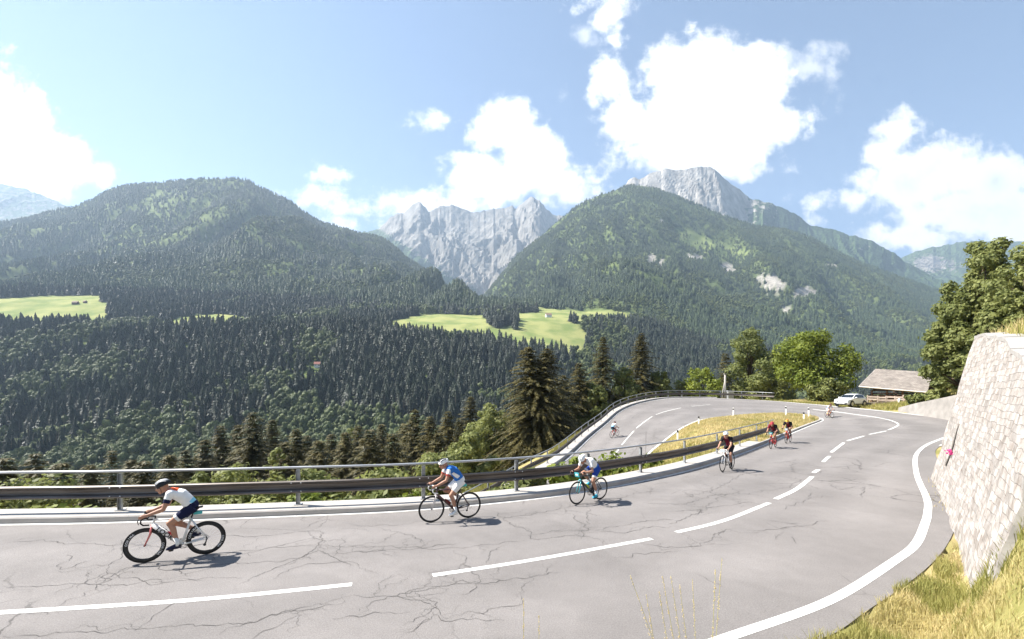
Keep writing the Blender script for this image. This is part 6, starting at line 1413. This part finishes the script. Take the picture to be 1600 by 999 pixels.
    for s in (1, -1):
        hj, kn, ank, ped, shj, el, hw, ha = J[s]
        j.tube([sh+Vector((0, s*.06, 0)), shj], [.088, .076], 12); j.ball(shj, .074, 12, 8)
        if K.get('sleeve', .62) > .05: j.tube([shj, shj.lerp(el, K.get('sleeve', .62))], [.070, .060], 12)
    jm = [mat('cloth_'+n, c, .8, spec=.15, vary=.08, vscale=11, bump=.9, bscale=14) for n, c in K['jersey']]
    remesh(j, 'jersey', vox*1.2, jm, e, K.get('jfn') and (lambda c: K['jfn'](c, J, hip, sh, ax, nrm)), 2)
    sm_ = [mat('cloth_'+n, c, .75, spec=.15, vary=.06, vscale=11, bump=.7, bscale=16) for n, c in K['shorts']]
    q = MB(); ell_tube(q, [hip-ax*.14+nrm*-.02, hip+ax*.02, hip+ax*.20+nrm*.012], [.125, .165, .155], [.108, .128, .110])
    LN = K.get('short_len', .72)
    for s in (1, -1):
        hj, kn = J[s][:2]; q.tube([hj+Vector((-.03, 0, .02)), hj.lerp(kn, .3)+Vector((0, 0, .005)), hj.lerp(kn, LN)], [.114, .097, .076], 14)
    def sfn(c):
        if len(sm_) < 2: return 0
        for s in (1, -1):
            hj, kn = J[s][:2]; d = kn-hj
            if c.y*s > .0 and (c-hj).dot(d)/d.length_squared > LN-.13: return 1
        if K.get('sfn'): return K['sfn'](c, J, hip)
        return 0
    remesh(q, 'shorts', vox*1.2, sm_, e, sfn, 2)
    for s in (1, -1):
        hj, kn, ank, ped, shj, el, hw, ha = J[s]; cv = ank-kn
        q = MB(); q.tube([kn+cv*(1-K.get('sock', .28)), ank, ank+Vector((.01, 0, -.05))], [.042, .037, .040], 12); q.build('sock', mat('sock_'+K['sock_n'], K['sock_c'], .85), e, True)
        q = MB(); toe = ped+Vector((.085, 0, .022)); heel = ank+Vector((-.045, 0, -.085)); up = Vector((0, 0, 1))
        rings = []
        for f, w, h in ((0,.018,.022),(.06,.030,.042),(.25,.036,.058),(.5,.040,.046),(.75,.046,.034),(.93,.036,.024),(1.0,.014,.012)):
            c = heel.lerp(toe, f)+up*h*.6; rings.append([c+Vector((0, w*math.cos(a), h*math.sin(a))) for a in np.linspace(0, 2*math.pi, 12, endpoint=False)])
        q.loft(rings); q.build('shoe', mat('shoe_'+K['shoe_n'], K['shoe_c'], .5), e, True)
        if K.get('glove'):
            q = MB(); pm2 = hw.lerp(ha, .55)+Vector((0, 0, .004)); q.tube([hw+Vector((.005, 0, 0)), pm2, ha+Vector((.012, 0, .022))], [.032, .040, .036], 10); q.build('glove', mat('glove_black', (.02, .02, .025), .8), e, True)
    # helmet with ribs, straps, glasses, mouth
    hm = mat('helmet_'+K['hel_n'], K['hel'], .45, spec=.25); hm2 = mat('helmet_rib_'+K['rib_n'], K['rib'], .5)
    q = MB(); nu, nv = 22, 9; V_ = []
    for jv in range(nv+1):
        a = (math.pi*.56)*jv/nv
        for i in range(nu):
            bb = 2*math.pi*i/nu; x = math.sin(a)*math.cos(bb); y = math.sin(a)*math.sin(bb); z = math.cos(a)
            X = x*(.122 if x > 0 else .150); Z = z*.098+.030+(.018*max(0, -x) if z < .4 else 0)
            V_.append(hd((X-.012, y*.098, Z+.022*(x > .75)*(z < .1))))
    q.add(V_, [(jv*nu+i, jv*nu+(i+1) % nu, (jv+1)*nu+(i+1) % nu, (jv+1)*nu+i) for jv in range(nv) for i in range(nu)])
    q.add([V_[i]*1 for i in range(nv*nu, nv*nu+nu)]+[hd((0, 0, .06))], [(i, (i+1) % nu, nu) for i in range(nu)])
    he = q.build('helmet', hm, e, True)
    q = MB()
    for yy in (-.060, -.022, .022, .060):
        P = []
        for k in range(9):
            a = math.radians(-58+k*14.5); zz = math.cos(a)*math.sqrt(max(0, 1-(yy/.098)**2)); xx = math.sin(-a)*math.sqrt(max(0, 1-(yy/.098)**2)); P.append(hd((xx*(.122 if xx > 0 else .150)-.012, yy, zz*.098+.0315)))
        q.tube(P, [.002]+[.011]*7+[.002], 6)
    q.build('vent', hm2, he, True)
    q = MB()
    for s in (1, -1): q.tube([hd((.03, s*.082, .02)), hd((.03, s*.066, -.06)), hd((.055, s*.02, -.125))], .004, 5)
    q.build('strap', mat('strap_dark', (.03, .03, .03), .8), he)
    q = MB(); P = [hd((.092*math.cos(a)+.006, .080*math.sin(a), .012)) for a in np.linspace(-1.25, 1.25, 11)]
    q.add([p+RY @ Vector((0, 0, .020)) for p in P]+[p+RY @ Vector((.002, 0, -.018)) for p in P], [(i, i+1, 12+i, 11+i) for i in range(10)]); q.tube([p+RY @ Vector((0, 0, .020)) for p in P], .003, 5); q.build('glasses', mat('dark_lens', (.015, .015, .018), .1, spec=.6), e, True)
    q = MB(); q.ball(hd((.099, 0, -.079)), (.006, .020, .004), 8, 5, rot=RY); q.build('mouth', mat('lips', (.28, .09, .08), .5), e)
    return e, J

BIKES = []
def ride(front, rear, phi, roll, C, K, bike_label, label, plate, text=None, swap=False):
    a = on_road(*front); b = on_road(*rear); d = (a-b); rz = math.atan2(d.y, d.x); mid = (a+b)/2; un = Vector((math.cos(rz), math.sin(rz), 0)); o = mid-un*.09
    pitch_dz = (road_z(a.x, a.y, a.z)-road_z(b.x, b.y, b.z)); o.z = mid.z+.003
    be = bicycle(o, rz, roll, phi, C, bike_label, plate, text); re, J = rider(o, rz, roll, phi, K, label)
    pit = -math.atan2(pitch_dz, max(d.length, .5)) if abs(pitch_dz) < .3 else 0
    for x in (be, re): x.rotation_euler = (roll, pit, rz)
HOODS = dict(sh=(.17, 0, 1.315), head=(.315, 0, 1.44), hand=(.585, 0, .925))
W_ = (.80, .80, .79); NAVY = (.009, .013, .045); BLUE = (.03, .16, .50); RED = (.55, .04, .03); BLK = (.018, .017, .02)
def j1(c, J, hip, sh, ax, nrm):
    t = (c-hip).dot(ax)/ax.length_squared
    for s in (1, -1):
        shj, el = J[s][4], J[s][5]; d = el-shj; u = (c-shj).dot(d)/d.length_squared
        if u > .36 and (c-shj-d*u).length < .1: return 1
    if t > .88 and abs(c.y) < .12 and (c-hip).dot(nrm) > -.03: return 2
    if t < .22 and (c-hip).dot(nrm) > .06: return 3
    return 0
ride((228,879.5),(321,866.5),R(-25),0.0, dict(frame=W_, frame_n='white', fork=(.62,.16,.15), fork_n='red_white', deep=.062, dt=.050, bottle=(.6,.05,.06), bottle_n='red'),
     dict(HOODS, vox=.0075, jersey=[('white', W_), ('navy', NAVY), ('orange', (.75,.10,.03)), ('cyan', (.25,.60,.75))], jfn=j1, shorts=[('navy', NAVY), ('white', W_)], sock_n='white', sock_c=W_, shoe_n='navy', shoe_c=NAVY, hel_n='black', hel=(.02,.02,.025), rib_n='silver', rib=(.75,.75,.76), face=-.35, sleeve=.6),
     'white racing bicycle with deep black wheels and big black lettering, nearest on the road', 'cyclist in white jersey with orange collar, navy shorts and black helmet, on the white bicycle', 'seat', ('LOOK', 'CORIMA'))
def j2(c, J, hip, sh, ax, nrm):
    t = (c-hip).dot(ax)/ax.length_squared; q = (c-hip).dot(nrm)
    for s in (1, -1):
        shj, el = J[s][4], J[s][5]; d = el-shj; u = (c-shj).dot(d)/d.length_squared
        if u > .45 and (c-shj-d*u).length < .1: return 2
        if u > .05 and (c-shj-d*u).length < .1 and c.x > shj.x+.01: return 1
    if abs(c.y) > .10 and .28 < t < .72 and -.06 < q+.10*(t-.5) < .03: return 1
    return 0
ride((676,816.5),(731,809.5),R(-60),0.0, dict(frame=(.05,.02,.022), frame_n='dark_red', fork=(.45,.42,.42), fork_n='grey', bar=W_, bar_n='white', bottle=(.12,.02,.02), bottle_n='dark'),
     dict(HOODS, vox=.008, sh=(.15,0,1.33), head=(.28,0,1.455), jersey=[('blue', BLUE), ('white', W_), ('rust', (.40,.08,.06))], jfn=j2, shorts=[('white', W_)], sock_n='white', sock_c=W_, shoe_n='white', shoe_c=W_, hel_n='white', hel=W_, rib_n='black', rib=BLK, face=-.40),
     'dark racing bicycle with white handlebar tape in front of the railing', 'cyclist in bright blue jersey and white shorts with a black striped white helmet', 'seat')
ride((904,788),(936,781),R(-100),.0, dict(frame=(.02,.025,.03), frame_n='black', fork=(.05,.42,.45), fork_n='teal', bottle=(.45,.5,.05), bottle_n='lime'),
     dict(sh=(.20,0,1.235), head=(.375,0,1.285), hand=(.575,0,.915), vox=.009, jersey=[('white', W_), ('blue', (.02,.06,.33))], jfn=lambda c, J, hip, sh, ax, nrm: 1 if (c-hip).dot(ax)/ax.length_squared < .25 else 0, shorts=[('royal', (.02,.06,.33)), ('pale', (.7,.7,.72))], sock_n='pale', sock_c=(.6,.65,.7), shoe_n='teal', shoe_c=(.03,.32,.45), hel_n='white', hel=W_, rib_n='pale', rib=(.6,.65,.68), face=-.85, glove=True, elb=.5),
     'black racing bicycle with a teal fork and a teal number plate at the handlebar', 'cyclist crouching low in white jersey and royal blue shorts with a white helmet', 'front')
ride((1129.5,737.5),(1143,733),R(-75),.0, dict(frame=(.75,.75,.74), frame_n='pale', fork=(.75,.75,.74), fork_n='pale', bar=W_, bar_n='white', bottle=(.4,.4,.4), bottle_n='grey', plate='w'),
     dict(HOODS, vox=.010, sh=(.13,0,1.345), head=(.25,0,1.49), jersey=[('black', BLK), ('maroon', (.14,.012,.03))], jfn=lambda c, J, hip, sh, ax, nrm: 1 if abs(c.y) < .09 and (c-hip).dot(nrm) < .02 else 0, shorts=[('black', BLK)], sock_n='black', sock_c=BLK, shoe_n='black', shoe_c=BLK, hel_n='white', hel=W_, rib_n='pale', rib=(.6,.65,.68), face=-.15, elb=.5),
     'pale racing bicycle with a white handlebar plate, ridden by the cyclist in black', 'cyclist in black and maroon sleeveless top with a white helmet sitting upright', 'front')
ride((1203,702),(1213,698.5),R(-20),.0, dict(frame=(.50,.03,.03), frame_n='red', fork=(.50,.03,.03), fork_n='red', bottle=(.4,.4,.4), bottle_n='grey'),
     dict(HOODS, vox=.012, sh=(.17,0,1.29), head=(.32,0,1.385), jersey=[('darkred', (.16,.015,.025)), ('black', BLK)], jfn=lambda c, J, hip, sh, ax, nrm: 1 if c.y > .06 else 0, shorts=[('black', BLK)], sock_n='red', sock_c=(.5,.1,.1), shoe_n='red', shoe_c=(.5,.06,.06), hel_n='red', hel=(.50,.06,.07), rib_n='dark', rib=(.25,.03,.04), face=-.5),
     'red racing bicycle of the cyclist with the red helmet', 'cyclist in dark red jersey with a red helmet, left of the yellow helmet', 'front')
ride((1227,693.5),(1236,690.5),R(60),.0, dict(frame=(.55,.05,.04), frame_n='bright_red', fork=(.55,.05,.04), fork_n='bright_red', bottle=(.4,.4,.4), bottle_n='grey', plate='w'),
     dict(HOODS, vox=.012, sh=(.19,0,1.27), head=(.34,0,1.36), jersey=[('darkred', (.16,.015,.025)), ('black', BLK)], jfn=lambda c, J, hip, sh, ax, nrm: 1 if abs(c.y) > .08 else 0, shorts=[('black', BLK)], sock_n='black', sock_c=BLK, shoe_n='black', shoe_c=BLK, hel_n='yellow', hel=(.72,.48,.06), rib_n='dark', rib=(.25,.15,.04), face=-.5),
     'red racing bicycle of the cyclist with the yellow helmet', 'cyclist in dark red and black jersey with a yellow helmet behind the red helmet', 'front')
ride((1301.5,653.6),(1290.3,652.6),R(-80),.0, dict(frame=(.45,.12,.04), frame_n='orange', fork=(.03,.03,.03), fork_n='black', bottle=(.4,.4,.4), bottle_n='grey'),
     dict(HOODS, vox=.014, jersey=[('pale', (.70,.75,.80)), ('blue', (.04,.22,.55))], jfn=lambda c, J, hip, sh, ax, nrm: 1 if (c-hip).dot(ax)/ax.length_squared < .55 else 0, shorts=[('pale', (.65,.70,.70))], sock_n='white', sock_c=W_, shoe_n='yellow', shoe_c=(.65,.5,.2), hel_n='darkblue', hel=(.03,.03,.05), rib_n='dark', rib=(.05,.03,.04), face=-.3),
     'orange racing bicycle heading right at the tip of the grass island', 'small distant cyclist in blue and white heading right past the island tip', 'seat')
ride((963.5,682.0),(957.5,684.0),R(-60),.0, dict(frame=(.50,.05,.05), frame_n='red', fork=(.50,.03,.03), fork_n='red', bottle=(.4,.4,.4), bottle_n='grey'),
     dict(HOODS, vox=.014, jersey=[('white', W_), ('sky', (.30,.55,.80))], jfn=lambda c, J, hip, sh, ax, nrm: 1 if (c-hip).dot(ax)/ax.length_squared < .5 else 0, shorts=[('navy', NAVY)], sock_n='white', sock_c=W_, shoe_n='white', shoe_c=W_, hel_n='darkgrey', hel=(.06,.06,.07), rib_n='dark', rib=(.05,.03,.04), face=-.3),
     'red racing bicycle alone on the lower road', 'lone cyclist in white and pale blue riding away on the lower road', 'seat')
